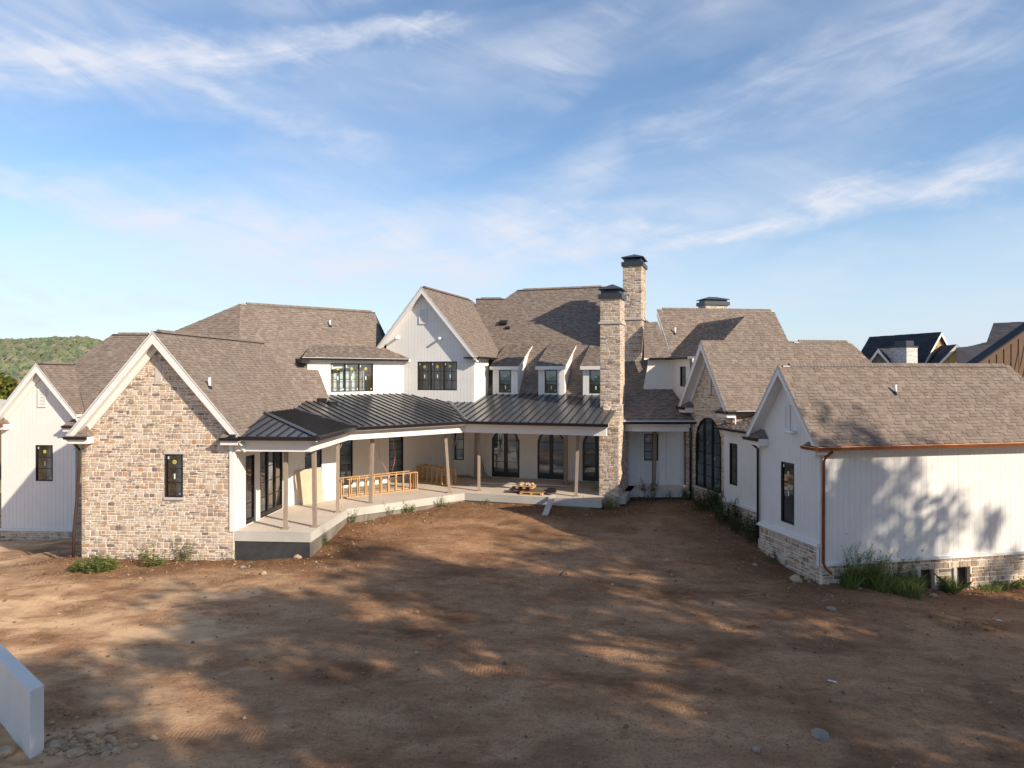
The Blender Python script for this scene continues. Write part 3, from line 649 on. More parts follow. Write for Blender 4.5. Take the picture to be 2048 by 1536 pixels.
# ---- upper storey over the angled porch
ZU = 6.86
pA3 = RP(PA + (-FA.n) * 7.42 + Z * 7.63, -FA.n, 1.15)
FAU = F(FA.p(0, -6.2, 0).x, FA.p(0, -6.2, 0).y, FA.u.x, FA.u.y); ua0 = ucoord(FAU, 0, 615); ua1 = ucoord(FAU, 0, 806) + .05
wu = wpx(FAU, 0, 661, 746, 727, 783); ustep = ucoord(FAU, 0, 636)
siding_wall(FAU, ua0, ua1, [(ua0, 5.3), (ustep, 5.3), (ustep + .001, 4.6), (ua1, 4.6)], ZU - .05, [(wu[0], wu[1], wu[2], wu[3])], house)
window(FAU, *wu, house, 3, 3, seed=5, studs=True)
q = FAU.p(ua0, -1.6, 0); ck = F(q.x, q.y, FA.n.x, FA.n.y); siding_wall(ck, 0, 1.6, [(0, 6.9), (1.6, 5.2)], ZU + .02, [], house)
pSh = RP(FA.p(0, -5.82, ZU), -FA.n, .45)
roof([[onp(pSh, FA.p(ua0 - .45, -5.82, 0)), onp(pSh, FA.p(ua1 + .3, -5.82, 0)), onp(pSh, FA.p(ua1 + .3, -7.6, 0)), onp(pSh, FA.p(ua0 + .9, -7.6, 0))]], house, seed=3, thick=.16)
gutter([FA.p(ua0 - .45, -5.82, ZU - .02), FA.p(ua1 + .05, -5.82, ZU - .02)], house)
mb = MB(); FA.box(mb, ua0 - .45, ua0 - .05, -6.7, -5.84, ZU - .3, ZU - .05); mb.obj('eave_end_box', M['black'], house)  # black box under the left end of the shed roof
a3 = [pA3.at(481, 607), pA3.at(749, 624), pA3.at(776, 722), onp(pA3, FA.p(ustep, -6.25, 0)), onp(pA3, FA.p(ustep, -4.6, 0)), onp(pA3, FA.p(-3.5, -4.6, 0)), pA3.at(478, 700)]
roof([[a3[0], a3[1], a3[2], a3[3], a3[6]], [a3[3], a3[4], a3[5], a3[6]]], house, seed=4, label='broad slope behind the upper white wall')
ridge(a3[0], a3[1], house)
pL3 = RP(a3[0], -FL.n, 1.05); roof([[pL3.at(481, 607), pL3.at(338, 667), pL3.at(330, 712), pL3.at(478, 712)]], house, seed=5)
qa, qb, qc = a3[1], pA3.at(764, 690), CAMP + ray(772, 672) * 43.6; mb = MB(); mb.prism([qa, qb, qc], (0, 0, -.1)); o = mb.obj('roof', M['dshingle'], house)  # shaded roof end, its shade put in by the dark shingle colour
# ---- upper white gable with the three part window
WG = -3.5; FG = F(FM.p(0, WG, 0).x, FM.p(0, WG, 0).y, FM.u.x, FM.u.y)
gr = ucoord(FG, 0, 948); gc = ucoord(FG, .4, 843); za = zcoord(FG, gc, .4, 573); ge = ucoord(FG, .4, 953); zge = zcoord(FG, ge, .4, 713); gh = ge - gc; gk = (za - zge) / gh
gl = gc - (gr - gc)
gw = wpx(FG, 0, 836, 914, 723, 780)
siding_wall(FG, gl + .6, gr, 4.2, [(gl, za - (gr - gc) * gk - .14), (gc, za - .14), (gr, za - (gr - gc) * gk - .14)], [gw], house, label='upper white gable wall'); window(FG, *gw, house, 3, 3, seed=6, studs=True)
lv = wpx(FG, 0, 839, 854, 617, 648); louver(FG, *lv, house)
q = FG.p(gr, 0, 0); siding_wall(F(q.x, q.y, -FM.n.x, -FM.n.y), .0, 2.4, 4.4, zge - .1, [], house)
pG = RP(FG.p(ge, 0, zge), -FG.u, gk)
roof([[onp(pG, FG.p(ge, .42, 0)), onp(pG, FG.p(ge, -7.6, 0)), onp(pG, FG.p(gc, -7.6, 0)), onp(pG, FG.p(gc, .42, 0))]], house, seed=6)
pG2 = RP(FG.p(2 * gc - ge, 0, zge), FG.u, gk)
roof([[onp(pG2, FG.p(2 * gc - ge, .42, 0)), onp(pG2, FG.p(gc, .42, 0)), onp(pG2, FG.p(gc, -7.6, 0)), onp(pG2, FG.p(2 * gc - ge, -7.6, 0))]], house, seed=7)
rake(FG, gc, gh, zge, za, .42, house, bh=.22, ov=.4, frieze=False); ridge(FG.p(gc, .38, za), FG.p(gc, -7.2, za), house)
gutter([FG.p(ge + .03, .25, zge), FG.p(ge + .03, -3.2, zge)], house); mb = MB(); FG.box(mb, ge - .75, ge + .03, .02, .42, zge - .12, zge - .02); mb.obj('eave_return', M['black'], house)
for px, py in ((796, 675), (882, 676)):
    u = ucoord(FG, 0, px); z = zcoord(FG, u, 0, py); mb = MB(); mb.tube([FG.p(u, .0, z), FG.p(u, .34, z - .06)], .075, 10); o = mb.obj('floodlight', M['plast'], house, smooth=True); mb = MB(); mb.tube([FG.p(u, .02, z), FG.p(u, .05, z)], .11, 12); mb.obj('mount', M['plast'], o)
# ---- main roof with shed dormers
pM = RP(FM.p(0, -5.7, 4.85), -FM.n, 1.15)
A_ = pM.at
mp = [[A_(952, 597), A_(1011, 597), A_(1011, 812), A_(940, 812)], [A_(1011, 597), A_(1035, 580), A_(1209, 573), A_(1209, 812), A_(1011, 812)], [A_(1209, 573), A_(1299, 645), A_(1299, 717), A_(1283, 812), A_(1209, 812)]]
roof(mp, house, seed=8, label='main roof slope behind the dormers'); ridge(A_(1037, 580), A_(1209, 573), house); ridge(A_(954, 597), A_(1008, 597), house)
def dormer(px0, px1, seed):
    fr = F(FM.p(0, -5.5, 0).x, FM.p(0, -5.5, 0).y, FM.u.x, FM.u.y); a = ucoord(fr, 0, px0); b = a + 1.5 ; zt = 6.34
    wn = ((a + b) / 2 - .38, (a + b) / 2 + .34); z0 = 4.88; z1 = zt - .10
    siding_wall(fr, a, b, 4.4, zt, [(wn[0], wn[1], z0 + .05, z1)], house); window(fr, wn[0], wn[1], z0 + .05, z1, house, 1, 2, seed=seed, jamb=.05)
    ps = RP(fr.p(0, .22, zt + .10), -FM.n, .45)
    roof([[onp(ps, fr.p(a - .12, .22, 0)), onp(ps, fr.p(b + .12, .22, 0)), onp(ps, fr.p(b + .12, -2.8, 0)), onp(ps, fr.p(a - .12, -2.8, 0))]], house, seed=20 + seed, thick=.14)
    mb = MB(); fr.box(mb, a - .12, b + .12, .225, .25, zt - .10, zt + .085); mb.obj('fascia', M['trim'], house)
    q = fr.p(b, 0, 0); siding_wall(F(q.x, q.y, -FM.n.x, -FM.n.y), 0, 2.6, [(0, 4.5), (2.6, 7.5)], [(0, zt), (2.6, zt + 1.17)], [], house)
    q = fr.p(a, -2.6, 0); siding_wall(F(q.x, q.y, FM.n.x, FM.n.y), 0, 2.6, [(0, 7.5), (2.6, 4.5)], [(0, zt + 1.17), (2.6, zt)], [], house)
for i, x in enumerate((986, 1077, 1166)): dormer(x, 0, 30 + i)
# roof vents and pipes
def pipe(pl, px, py, h=.36, r=.05):
    p = pl.at(px, py); mb = MB(); mb.tube([p, p + Z * h], r, 10); o = mb.obj('vent_pipe', M['plast'], house, smooth=True); mb = MB(); mb.tube([p - Z * .02, p + Z * .09], [.11, .065], 10); mb.obj('flashing', M['black'], o)
pipe(RL, 419, 776, .40, .055); pipe(pA3, 660, 653); 
def hood(pl, px, py, s=1):
    p = pl.at(px, py); e = Z.cross(pl.nrm).normalized(); up = pl.nrm.cross(e); mb = MB(); a = p - e * .16 * s; mb.add([a, a + e * .32 * s, a + e * .32 * s + up * .3 * s, a + up * .3 * s, a + pl.nrm * .14 * s, a + e * .32 * s + pl.nrm * .14 * s, a + e * .30 * s + up * .2 * s + pl.nrm * .12 * s, a + e * .02 * s + up * .2 * s + pl.nrm * .12 * s], [(0, 1, 5, 4), (4, 5, 6, 7), (7, 6, 2, 3), (1, 2, 6, 5), (0, 4, 7, 3)]); mb.obj('vent_hood', M['black'], house)
hood(pM, 1006, 651, 1.5); hood(pM, 1015, 659, .9); hood(mA, 646, 804, 1.3); hood(mA, 667, 810, 1.3)

# ---- chimneys
def chimney(fr, u0, u1, w0, w1, z0, z1, parent, seed, band=None, m='stone', cap=True, faces='frlb', ch=1.0):
    body = MB(); fr.box(body, u0 + .01, u1 - .01, w1 + .01, w0 - .01, z0, z1); o = body.obj('chimney', M['mortar'], parent)
    c = lambda u, w, ux, uy: F(fr.p(u, w, 0).x, fr.p(u, w, 0).y, ux, uy); D = w0 - w1
    for k, (f, L_) in enumerate((('f', u1 - u0), ('r', D), ('b', u1 - u0), ('l', D))):
        if f not in faces: continue
        ff = {'f': c(u0, w0, fr.u.x, fr.u.y), 'r': c(u1, w0, -fr.n.x, -fr.n.y), 'b': c(u1, w1, -fr.u.x, -fr.u.y), 'l': c(u0, w1, fr.n.x, fr.n.y)}[f]
        stone_wall(ff, 0, L_, z0, z1 - .02, [], parent, seed=seed * 7 + k, wall=o, base_w=-.01)
    if band:
        mb = MB(); fr.box(mb, u0 - .06, u1 + .06, w1 - .06, w0 + .06, band, band + .11); mb.obj('stone_band', M['cast'], o)
    if cap:
        mb = MB(); fr.box(mb, u0 - .09, u1 + .09, w1 - .09, w0 + .09, z1 - .12, z1 + .10); fr.box(mb, u0 + .04, u1 - .04, w1 + .04, w0 - .04, z1 + .1, z1 + .1 + .16 * ch); co = mb.obj('chimney_cap', M['cap'], o)
        for uu in (u0 + .06, u1 - .10):
            for ww in (w1 + .06, w0 - .10):
                mb = MB(); fr.box(mb, uu, uu + .04, ww, ww + .04, z1 + .1, z1 + .1 + .28 * ch); mb.obj('cap_post', M['cap'], co)
        mb = MB(); e = .10; z = z1 + .1 + .28 * ch; P_ = [fr.p(u0 - e, w1 - e, z), fr.p(u1 + e, w1 - e, z), fr.p(u1 + e, w0 + e, z), fr.p(u0 - e, w0 + e, z)]
        L2 = max(u1 - u0, D) - min(u1 - u0, D); cu, cw = (u0 + u1) / 2, (w0 + w1) / 2
        t = [fr.p(cu - max(0, (u1 - u0 - D) / 2) - .02, cw, z + .30 * ch), fr.p(cu + max(0, (u1 - u0 - D) / 2) + .02, cw, z + .30 * ch)]
        b_ = [p - Z * .03 for p in P_]; mb.add(P_ + t + b_, [(0, 1, 5, 4), (1, 2, 5), (2, 3, 4, 5), (3, 0, 4), (6, 7, 8, 9), (0, 1, 7, 6), (1, 2, 8, 7), (2, 3, 9, 8), (3, 0, 6, 9)]); mb.obj('cap_roof', M['cap'], co)
    return o
u0, u1 = ucoord(FM, -2.6, 1200), ucoord(FM, -2.6, 1241); zt = zcoord(FM, (u0 + u1) / 2, -2.6, 592)
ch1 = chimney(FM, u0, u1, -2.6, -4.0, 3.0, zt, house, 3, band=zcoord(FM, u0, -2.6, 648))
l0, l1 = ucoord(FM, -1.25, 1198), ucoord(FM, -1.25, 1238)
chimney(FM, l0, l1, -1.25, -4.3, -1.4, 3.45, house, 4, cap=False)
# sloping shoulder between the firebox mass and the stack
class FT(F):
    def p(s, u, w, z): return s.o + s.u * u + s.n * w + s.zv * z
ft = FT(0, 0, FM.u.x, FM.u.y); ft.o = FM.p(l0, -1.25, 3.45); ft.zv = (FM.p(l0, -2.6, 4.45) - ft.o).normalized(); ft.n = ft.u.cross(ft.zv) if ft.u.cross(ft.zv).z > 0 else -ft.u.cross(ft.zv)
stone_wall(ft, 0, l1 - l0, 0, 1.66, [], house, seed=62, base_w=.0, thick=.1, wall=ch1)
FCs = F(FM.p(l1, -1.25, 0).x, FM.p(l1, -1.25, 0).y, -FM.n.x, -FM.n.y); stone_wall(FCs, 0, 1.4, 3.45, [(0, 3.46), (1.35, 4.5)], [], house, seed=61, base_w=-.01, wall=ch1)
mb = MB(); mb.prism([FM.p(l0, -1.25, 3.45), FM.p(l0, -2.6, 4.45), FM.p(l0, -2.6, 3.4), FM.p(l0, -1.25, 3.4)], FM.u * (l1 - l0 - .01)); mb.obj('chimney_shoulder', M['mortar'], ch1)
c0, c1 = ucoord(FM, -7.3, 1246), ucoord(FM, -7.3, 1283.5); zt2 = zcoord(FM, (c0 + c1) / 2, -7.3, 527)
chimney(FM, c0, c1, -7.3, -9.2, 5.2, zt2, house, 5, band=zcoord(FM, c0, -7.3, 640))
FC3 = F(11.9, 44.5, .978, .207); x0, x1 = ucoord(FC3, 0, 1411), ucoord(FC3, 0, 1456); chimney(FC3, x0, x1, 0, -1.0, 7.5, zcoord(FC3, x0, 0, 606), house, 6, ch=.6)

# ---- small porch on the right of the chimney
mb = MB(); mb.prism([FP.p(-.7, 0, 0), FP.p(3.2, 0, 0), FP.p(3.2, -2.4, 0), FP.p(-.7, -2.4, 0)], (0, 0, -.30)); mb.obj('porch_slab', M['concrete'], house)
mb = MB(); mb.prism([FP.p(-.7, -.01, .004), FP.p(3.2, -.01, .004), FP.p(3.2, -2.4, .004), FP.p(-.7, -2.4, .004)], (0, 0, -.01)); mb.obj('slab_finish', M['slabtop'], house)
mb = MB(); FP.box(mb, -.7, 3.2, -.5, -.04, -1.4, -.3); mb.obj('foundation', M['found'], house)
b0 = ucoord(FP, 0, 1281); mb = MB(); FP.box(mb, b0, 3.1, -.3, 0, 3.06, 3.48); mb.obj('beam', M['trim'], house)
mb = MB(); mb.prism([FP.p(-.9, -.35, 3.06), FP.p(b0, 0, 3.06), FP.p(b0, -.3, 3.06), FP.p(-.9, -.65, 3.06)], (0, 0, .42)); mb.obj('beam', M['trim'], house)
mb = MB(); mb.prism([FP.p(-.9, -.3, 3.12), FP.p(3.2, -.3, 3.12), FP.p(3.2, -2.4, 3.12), FP.p(-.9, -2.4, 3.12)], (0, 0, .03)); mb.obj('porch_ceiling', M['trim'], house)
pP = RP(FP.p(0, .3, 3.6), (0, 1), .58)
roof([[pP.at(1244, 841), pP.at(1390, 841), pP.at(1344, 774), pP.at(1296, 769), pP.at(1244, 795)]], house, seed=9)
gutter([FP.p(-.5, .3, 3.58), FP.p(3.45, .3, 3.58)], house)
FPB = F(FP.p(0, -2.1, 0).x, FP.p(0, -2.1, 0).y, 1, 0); pw = wpx(FPB, 0, 1288, 1316, 862, 921)
siding_wall(FPB, -.4, 3.6, 0, 3.2, [(pw[0], pw[1], pw[2], 2.75)], house); window(FPB, pw[0], pw[1], pw[2], 2.75, house, 1, 3, stick=False)
for px in (1263, 1326): u = ucoord(FPB, .3, px); mb = MB(); FPB.box(mb, u - .18, u + .2, .03, .35 if px < 1300 else .10, 0, 3.1); mb.obj('pilaster', M['trim'], house)
mb = MB(); u = ucoord(FPB, .1, 1373); FPB.box(mb, u - .1, u + .12, .03, .12, 0, 3.1); mb.obj('door', M['frame'], house)
# upper walls behind it
FU1 = F(8.75, 38.7, 1, 0); ul0 = ucoord(FU1, 0, 1283); ul1 = ucoord(FU1, 0, 1298)
siding_wall(FU1, ul0, 0, [(ul0, 4.5), (0, 4.9)], [(ul0, 4.55), (ul1, 6.85), (0, 6.85)], [], house)
uw = wpx(FAW, 0, 1361, 1372, 733, 773)
siding_wall(FAW, -2.55, -.45, 4.4, 6.85, [uw], house, pitch=.21); window(FAW, *uw, house, 1, 2, stick=False)
pU = RP((8.75, 38.4, 6.9), (0, 1), 1.0); roof([[pU.at(1288, 716), pU.at(1345, 715), pU.at(1314, 643), pU.at(1288, 646)]], house, seed=10, thick=.1); gutter([pU.at(1298, 716), pU.at(1343, 715)], house)
# ---- rear right roof
pR3 = RP((8.75, 38.7, 6.9), (-.207, .978), 1.2)
r3 = [pR3.at(1345, 714), pR3.at(1582, 722), pR3.at(1577, 683), pR3.at(1547, 621), pR3.at(1315, 618)]
roof([r3], house, seed=11); ridge(r3[4], r3[3], house); pipe(pR3, 1350, 668)
mb = MB(); mb.prism([r3[4] - Z * .06, r3[0] - Z * .06, r3[0] - Z * .32, r3[4] - Z * .40], FR.n * .05); mb.obj('barge_board', M['trim'], house)
q = r3[4] - FR.n * .5 - Z * .3; mb = MB(); mb.prism([q, r3[0] - FR.n * .5 - Z * .3, r3[0] - FR.n * .5 - Z * 2.5, q - Z * 3], FR.n * -.1); mb.obj('wall', M['siding'], house)

# ---- stone wing with the arched window
AC, AH, AE, AZ = 1.7, 2.5, 4.33, 7.63; KW = (AZ - AE) / AH
aw = wpx(FAW, 0, 1393, 1443, 835, 978)
stone_wall(FAW, -.95, 3.85, -1.4, [(-.95, 3.2), (-.46, 3.2), (-.45, AZ - KW * 2.15 - .2), (AC, AZ - .2), (3.85, AZ - KW * 2.15 - .2)], [(aw[0], aw[1], aw[2], aw[3], 1.0)], house, seed=13, label='shaded stone gable wall round the tall arched window')
window(FAW, aw[0], aw[1], aw[2], aw[3], house, 3, 6, arch=1.0, stick='w', mull=.07, seed=14, w=0, name='arched_window', roomd=4.0)
mb = MB(); FAW.box(mb, aw[0] - .1, aw[1] + .1, 0, .09, aw[2] - .12, aw[2] - .005); mb.obj('sill', M['cast'], house)
mb = MB(); u = ucoord(FAW, 0, 1421); FAW.box(mb, u - .13, u + .13, .03, .06, 5.0, 6.1); mb.obj('gable_vent', M['cast'], house)
mb = MB(); mb.prism([FAW.p(3.85, 0, 2.5), FAW.p(3.85, -9, 2.5), FAW.p(3.85, -9, 4.3), FAW.p(3.85, 0, 4.3)], -FAW.u * .1); mb.obj('wall', M['mortar'], house)
FAR = F(FAW.p(3.85, 0, 0).x, FAW.p(3.85, 0, 0).y, -FAW.n.x, -FAW.n.y); stone_wall(FAR, 0, 4.0, 2.6, 4.2, [], house, seed=15)
g_ = lambda u, w, z: FAW.p(u, w, z)
roof([[g_(AC + AH, .5, AE), g_(AC + AH, -9.6, AE), g_(AC, -7.75, AZ), g_(AC, .5, AZ)], [g_(AC, -.71, AZ), g_(AC, -4.27, AZ), g_(AC - .98, -2.45, 8.92)]], house, seed=12, label='long slope of the right stone wing facing the yard')
roof([[g_(AC - AH, .5, AE), g_(AC, .5, AZ), g_(AC, -3, AZ), g_(AC - AH, -3, AE)]], house, seed=13)
roof([[g_(-4.6, .27, 6.9), g_(1.15, .27, 6.9), g_(AC, -.71, AZ), g_(AC - .98, -2.45, 8.92), g_(-4.6, -2.45, 8.92)]], house, seed=14)
gutter([g_(-2.6, .27, 6.88), g_(-.2, .27, 6.88)], house)
rake(FAW, AC, AH, AE, AZ, .5, house, bh=.24, ov=.48); ridge(g_(AC, -4.5, AZ), g_(AC, -7.75, AZ), house)
gable_return(FAW, AC + AH + .05, AC + AH - .9, AE - .02, .5, house); gable_return(FAW, AC - AH - .05, AC - AH + .8, AE - .02, .5, house)
gutter([g_(AC + AH, .5, AE - .02), g_(AC + AH, -3.8, AE - .02)], house)
dspout([FAW.p(-.55, .35, 3.5), FAW.p(-.2, .14, 3.2), FAW.p(-.15, .12, 3.0), FAW.p(-.15, .12, -.5)], 'black', .06)
# ---- white linking wall
FW1 = F(9.86, 33.0, .207, -.978); w1_ = wpx(FW1, 0, 1460, 1475, 887, 970)
siding_wall(FW1, .0, 5.5, .22, 3.5, [w1_], house); window(FW1, *w1_, house, 1, 3, stick=False, roomd=2.5)
stone_wall(FW1, .0, 5.5, -1.5, .12, [], house, seed=16, base_w=.04); mb = MB(); FW1.box(mb, 0, 5.5, 0, .13, .12, .22); mb.obj('water_table', M['trim'], house)
pW1 = RP(FW1.p(0, .35, 3.56), -FW1.n, .37)
roof([[onp(pW1, FW1.p(-.1, .35, 0)), onp(pW1, FW1.p(5.4, .35, 0)), onp(pW1, FW1.p(5.4, -3.5, 0)), onp(pW1, FW1.p(-.1, -2.2, 0))]], house, seed=15); gutter([FW1.p(-.1, .35, 3.55), FW1.p(5.4, .35, 3.55)], house)

# ---- right wing: gable end and long wall
RC, RH, RE, RZ = 1.95, 2.25, 3.58, 6.33; KR = (RZ - RE) / RH; RU = 3.78
rw = wpx(FR, 0, 1563, 1589, 925, 1046)
siding_wall(FR, 0, RU, .24, [(0, RZ - KR * RC - .18), (RC, RZ - .18), (RU, RZ - KR * (RU - RC) - .18)], [rw], house, label='shaded white gable end of the right wing', pitch=.222); window(FR, *rw, house, 1, 3, seed=8)
stone_wall(FR, 0, RU + .04, -1.6, .12, [], house, seed=17, base_w=.05); mb = MB(); mb.prism([FR.p(0, 0, .12), FR.p(0, .15, .12), FR.p(0, .12, .24), FR.p(0, 0, .24)], FR.u * (RU + .0)); mb.obj('water_table', M['trim'], house)
lv = wpx(FR, 0, 1571, 1582, 809, 862); louver(FR, *lv, house)
u = ucoord(FR, .1, 1585); z = zcoord(FR, u, .1, 864); mb = MB(); mb.tube([FR.p(u - .28, .22, z), FR.p(u + .2, .22, z)], .06, 10); o = mb.obj('floodlight', M['plast'], house, smooth=True); mb = MB(); mb.tube([FR.p(u, 0, z), FR.p(u, .22, z)], .03, 8); mb.obj('mount', M['plast'], o)
pR = RP(FR.p(RC + RH, 0, RE), -FR.u, KR)
RR = roof([[onp(pR, FR.p(RC + RH, .45, 0)), onp(pR, FR.p(RC + RH, -10.9, 0)), onp(pR, FR.p(RC, -9.65, 0)), onp(pR, FR.p(RC, .45, 0))]], house, seed=16, label='long shingled slope of the right wing over the copper gutter')
pR2 = RP(FR.p(RC - RH, 0, RE), FR.u, KR); roof([[onp(pR2, FR.p(RC - RH, .45, 0)), onp(pR2, FR.p(RC, .45, 0)), onp(pR2, FR.p(RC, -9.65, 0)), onp(pR2, FR.p(RC - RH, -10.9, 0))]], house, seed=17)
ridge(FR.p(RC, .3, RZ), FR.p(RC, -9.6, RZ), house, .14); pipe(pR, 1791, 788, .34, .05)
rake(FR, RC, RH, RE, RZ, .45, house, bh=.20, ov=.43, frieze=False)
gable_return(FR, RC - RH - .05, RC - RH + .95, RE - .04, .45, house); gable_return(FR, RC + RH + .02, RC + RH - .75, RE - .02, .45, house, gm='copper')
gutter([FR.p(RC + RH, .47, RE - .0), FR.p(RC + RH, -10.9, RE - .0)], house, 'copper', h=.14, w=.15)
LW = 10.6; ZL = -.42
cr = [(px, w) for px, w in ((ucoord(FRL, 0, 1838), .62), (ucoord(FRL, 0, 1910), .62))]
siding_wall(FRL, .0, LW, ZL, RE - .12, [], house, label='long white wall with vertical boards above the weeds', pitch=.222)
mb = MB(); FRL.box(mb, 0, LW, -.12, .26, RE - .14, RE - .12); mb.obj('soffit', M['trim'], house); mb = MB(); FRL.box(mb, -.0, LW, .0, .10, ZL - .10, ZL); mb.obj('water_table', M['trim'], house)
stone_wall(FRL, .02, LW, -1.9, ZL - .10, [(a, a + w, -1.9, -.86) for a, w in cr], house, seed=18, base_w=.03, scale=1.25)
for a, w in cr:
    mb = MB(); FRL.box(mb, a - .05, a + w + .05, -.32, -.25, -1.95, -.85); mb.obj('crawl_shade_sheet', M['found'], house); mb = MB(); FRL.box(mb, a - .14, a - .01, -.1, .10, -1.9, -.86); mb.obj('pier', M['concrete'], house)  # dark sheet close behind each opening stands in for the shade inside
mb = MB(); FRL.box(mb, -.02, .10, .022, .045, ZL, RE - .14); mb.obj('corner_board', M['trim'], house); mb = MB(); FR.box(mb, RU - .10, RU + .02, .022, .045, .24, RE - .2); FR.box(mb, RU - .06, RU + .05, .09, .11, ZL - .1, .12); mb.obj('corner_board', M['trim'], house)
dspout([FRL.p(.20, .36, RE - .1), FRL.p(.20, .34, RE - .20), FRL.p(.10, .14, RE - .38), FRL.p(.06, .10, RE - .55), FRL.p(.05, .10, -.4), FRL.p(.10, .14, -.55), FRL.p(.22, .30, -.72)], 'copperold', .052)
dspout([FR.p(-.12, .40, RE - .12), FR.p(-.08, .3, RE - .3), FR.p(.05, .10, RE - .5), FR.p(.05, .10, -.4)], 'black', .05)

# ---- far left wing
c = ucoord(FW, .4, 72); zaw = zcoord(FW, c, .4, 726); e = ucoord(FW, .4, 153); zew = zcoord(FW, e, .4, 829); hw = e - c; kw = (zaw - zew) / hw
wl = ucoord(FW, 0, 3); wr = ucoord(FW, 0, 151); ww = wpx(FW, 0, 72, 106, 890, 962); zb = zcoord(FW, wl, 0, 1056)
siding_wall(FW, wl, wr, zb, [(wl, zaw - kw * (c - wl) - .2), (c, zaw - .2), (wr, zaw - kw * (wr - c) - .2)], [ww], house); window(FW, *ww, house, 1, 3, seed=2, studs=True)
stone_wall(FW, wl, wr, -3.2, zb - .1, [], house, seed=19, base_w=.04); mb = MB(); FW.box(mb, wl, wr, 0, .12, zb - .1, zb); mb.obj('water_table', M['trim'], house)
lv = wpx(FW, 0, 77, 93, 778, 814); louver(FW, *lv, house)
rake(FW, c, hw, zew, zaw, .42, house, bh=.25, ov=.4); ridge(FW.p(c, .35, zaw), FW.p(c, -2.2, zaw), house)
pW = RP(FW.p(e, 0, zew), -FW.u, kw); roof([[onp(pW, FW.p(e, .42, 0)), onp(pW, FW.p(e, -4.5, 0)), onp(pW, FW.p(c, -4.5, 0)), onp(pW, FW.p(c, .42, 0))]], house, seed=18)
pW2 = RP(FW.p(2 * c - e, 0, zew), FW.u, kw); roof([[onp(pW2, FW.p(2 * c - e, .42, 0)), onp(pW2, FW.p(c, .42, 0)), onp(pW2, FW.p(c, -4.5, 0)), onp(pW2, FW.p(2 * c - e, -4.5, 0))]], house, seed=19)
gable_return(FW, wl - .45, wl + .45, 3.62, .42, house, gm='copper'); gable_return(FW, wr + .45, wr - .35, 3.55, .42, house)
pS2 = RP(FW.p(c, -2.2, zaw), -FW.n, 1.15); s2 = [pS2.at(226, 668), pS2.at(345, 668), pS2.at(345, 850), pS2.at(180, 850), pS2.at(143, 727)]; roof([s2], house, seed=20); ridge(s2[0], pS2.at(305, 668), house)
mb = MB(); p_ = FW.p(wr + .25, -.3, 0); mb.box(p_ + Z * -2.6, FW.u * .55, FW.n * -.3, (0, 0, 3.1)); mb.obj('block_wall', M['concrete'], house)
# timber posts holding up the porch
PO = []
def post(px0, px1, pyb, w=.145, ztop=3.06, nm='porch_post'):
    y = FPX * H / (pyb - HY); b = Vector(((px1 - 1024) / FPX * y, y, 0)); t = Vector(((px0 - 1024) / FPX * y, y, ztop)); mb = MB(); d = w / 2
    ang = random.uniform(-.3, .3) + .1; ax = Vector((math.cos(ang), math.sin(ang), 0)) * w; ay = Vector((-ax.y, ax.x, 0)); o_ = -(ax + ay) / 2
    mb.add([b + o_, b + o_ + ax, b + o_ + ax + ay, b + o_ + ay, t + o_, t + o_ + ax, t + o_ + ax + ay, t + o_ + ay], [(0, 3, 2, 1), (4, 5, 6, 7), (0, 1, 5, 4), (1, 2, 6, 5), (2, 3, 7, 6), (3, 0, 4, 7)]); o = mb.obj(nm, M['wood'], house)
    mb = MB(); mb.box(b + o_ * 1.9 + Z * .006, ax * 1.9, ay * 1.9, (0, 0, .035)); mb.obj('base_plate', M['wood'], o)
for a in ((572, 571, 1058), (628, 630, 1054), (676, 675, 1025), (745, 741, 1006), (891, 899, 986), (958, 958, 982), (1156, 1152, 993)): post(*a)
post(1309, 1307, 970, .2); post(1131, 1132, 968, .22); post(953, 951, 958, .2)
flush_pieces('stone', house, M['stone']); flush_pieces('shingle', house, M['shingle']); flush_pieces('siding_board', house, M['siding'])

# ------------------------------------------------------------------ ground
CT = [(-9, 13, -1.30), (0, 13, -1.3), (9, 13, -1.35), (-14, 19, -1.25), (0, 19, -1.2), (14, 19, -1.4), (-16.6, 26.8, -1.12), (-13, 26.6, -1.12), (-10.6, 26.6, -1.1), (-7.5, 26.4, -.98), (-6.9, 29, -.85), (-6.8, 31.3, -.66), (-4.8, 33.3, -.55), (-2.4, 35.3, -.44), (1, 34.5, -.40), (4.3, 33.3, -.45), (6, 34.3, -.48), (9, 35.6, -.42), (9.3, 33, -.5), (9.3, 30, -.72), (9.2, 27.8, -.9), (9.9, 24.5, -1.1), (11, 23.5, -1.18), (14, 24.2, -1.42), (15.2, 24.9, -1.62), (17, 25.2, -1.66), (20, 25.6, -1.6), (15.5, 23.2, -1.4), (19, 23.2, -1.42), (0, 27, -.95), (4, 30, -.78), (-4, 30, -.75), (5, 25, -1.05), (-20, 31, -1.8), (-24, 33, -2.0), (-19, 29.5, -1.45), (-25, 26, -1.5), (25, 22, -1.4), (0, 5, -1.35), (-12, 5, -1.4), (12, 5, -1.4), (-40, 40, -3.5), (40, 30, -1.6), (0, 60, -1.5), (-60, 90, -8), (60, 90, -3), (0, -30, -1.4), (-40, 0, -2), (50, 0, -1.4)]
CTa = np.array(CT)
def gz_arr(X, Y):
    S = np.zeros_like(X); W = np.zeros_like(X)
    for x, y, z in CT:
        w = 1 / ((X - x) ** 2 + (Y - y) ** 2 + .15) ** 1.8; S += w * z; W += w
    return S / W
def gz(x, y): return float(gz_arr(np.array([x * 1.0]), np.array([y * 1.0]))[0])
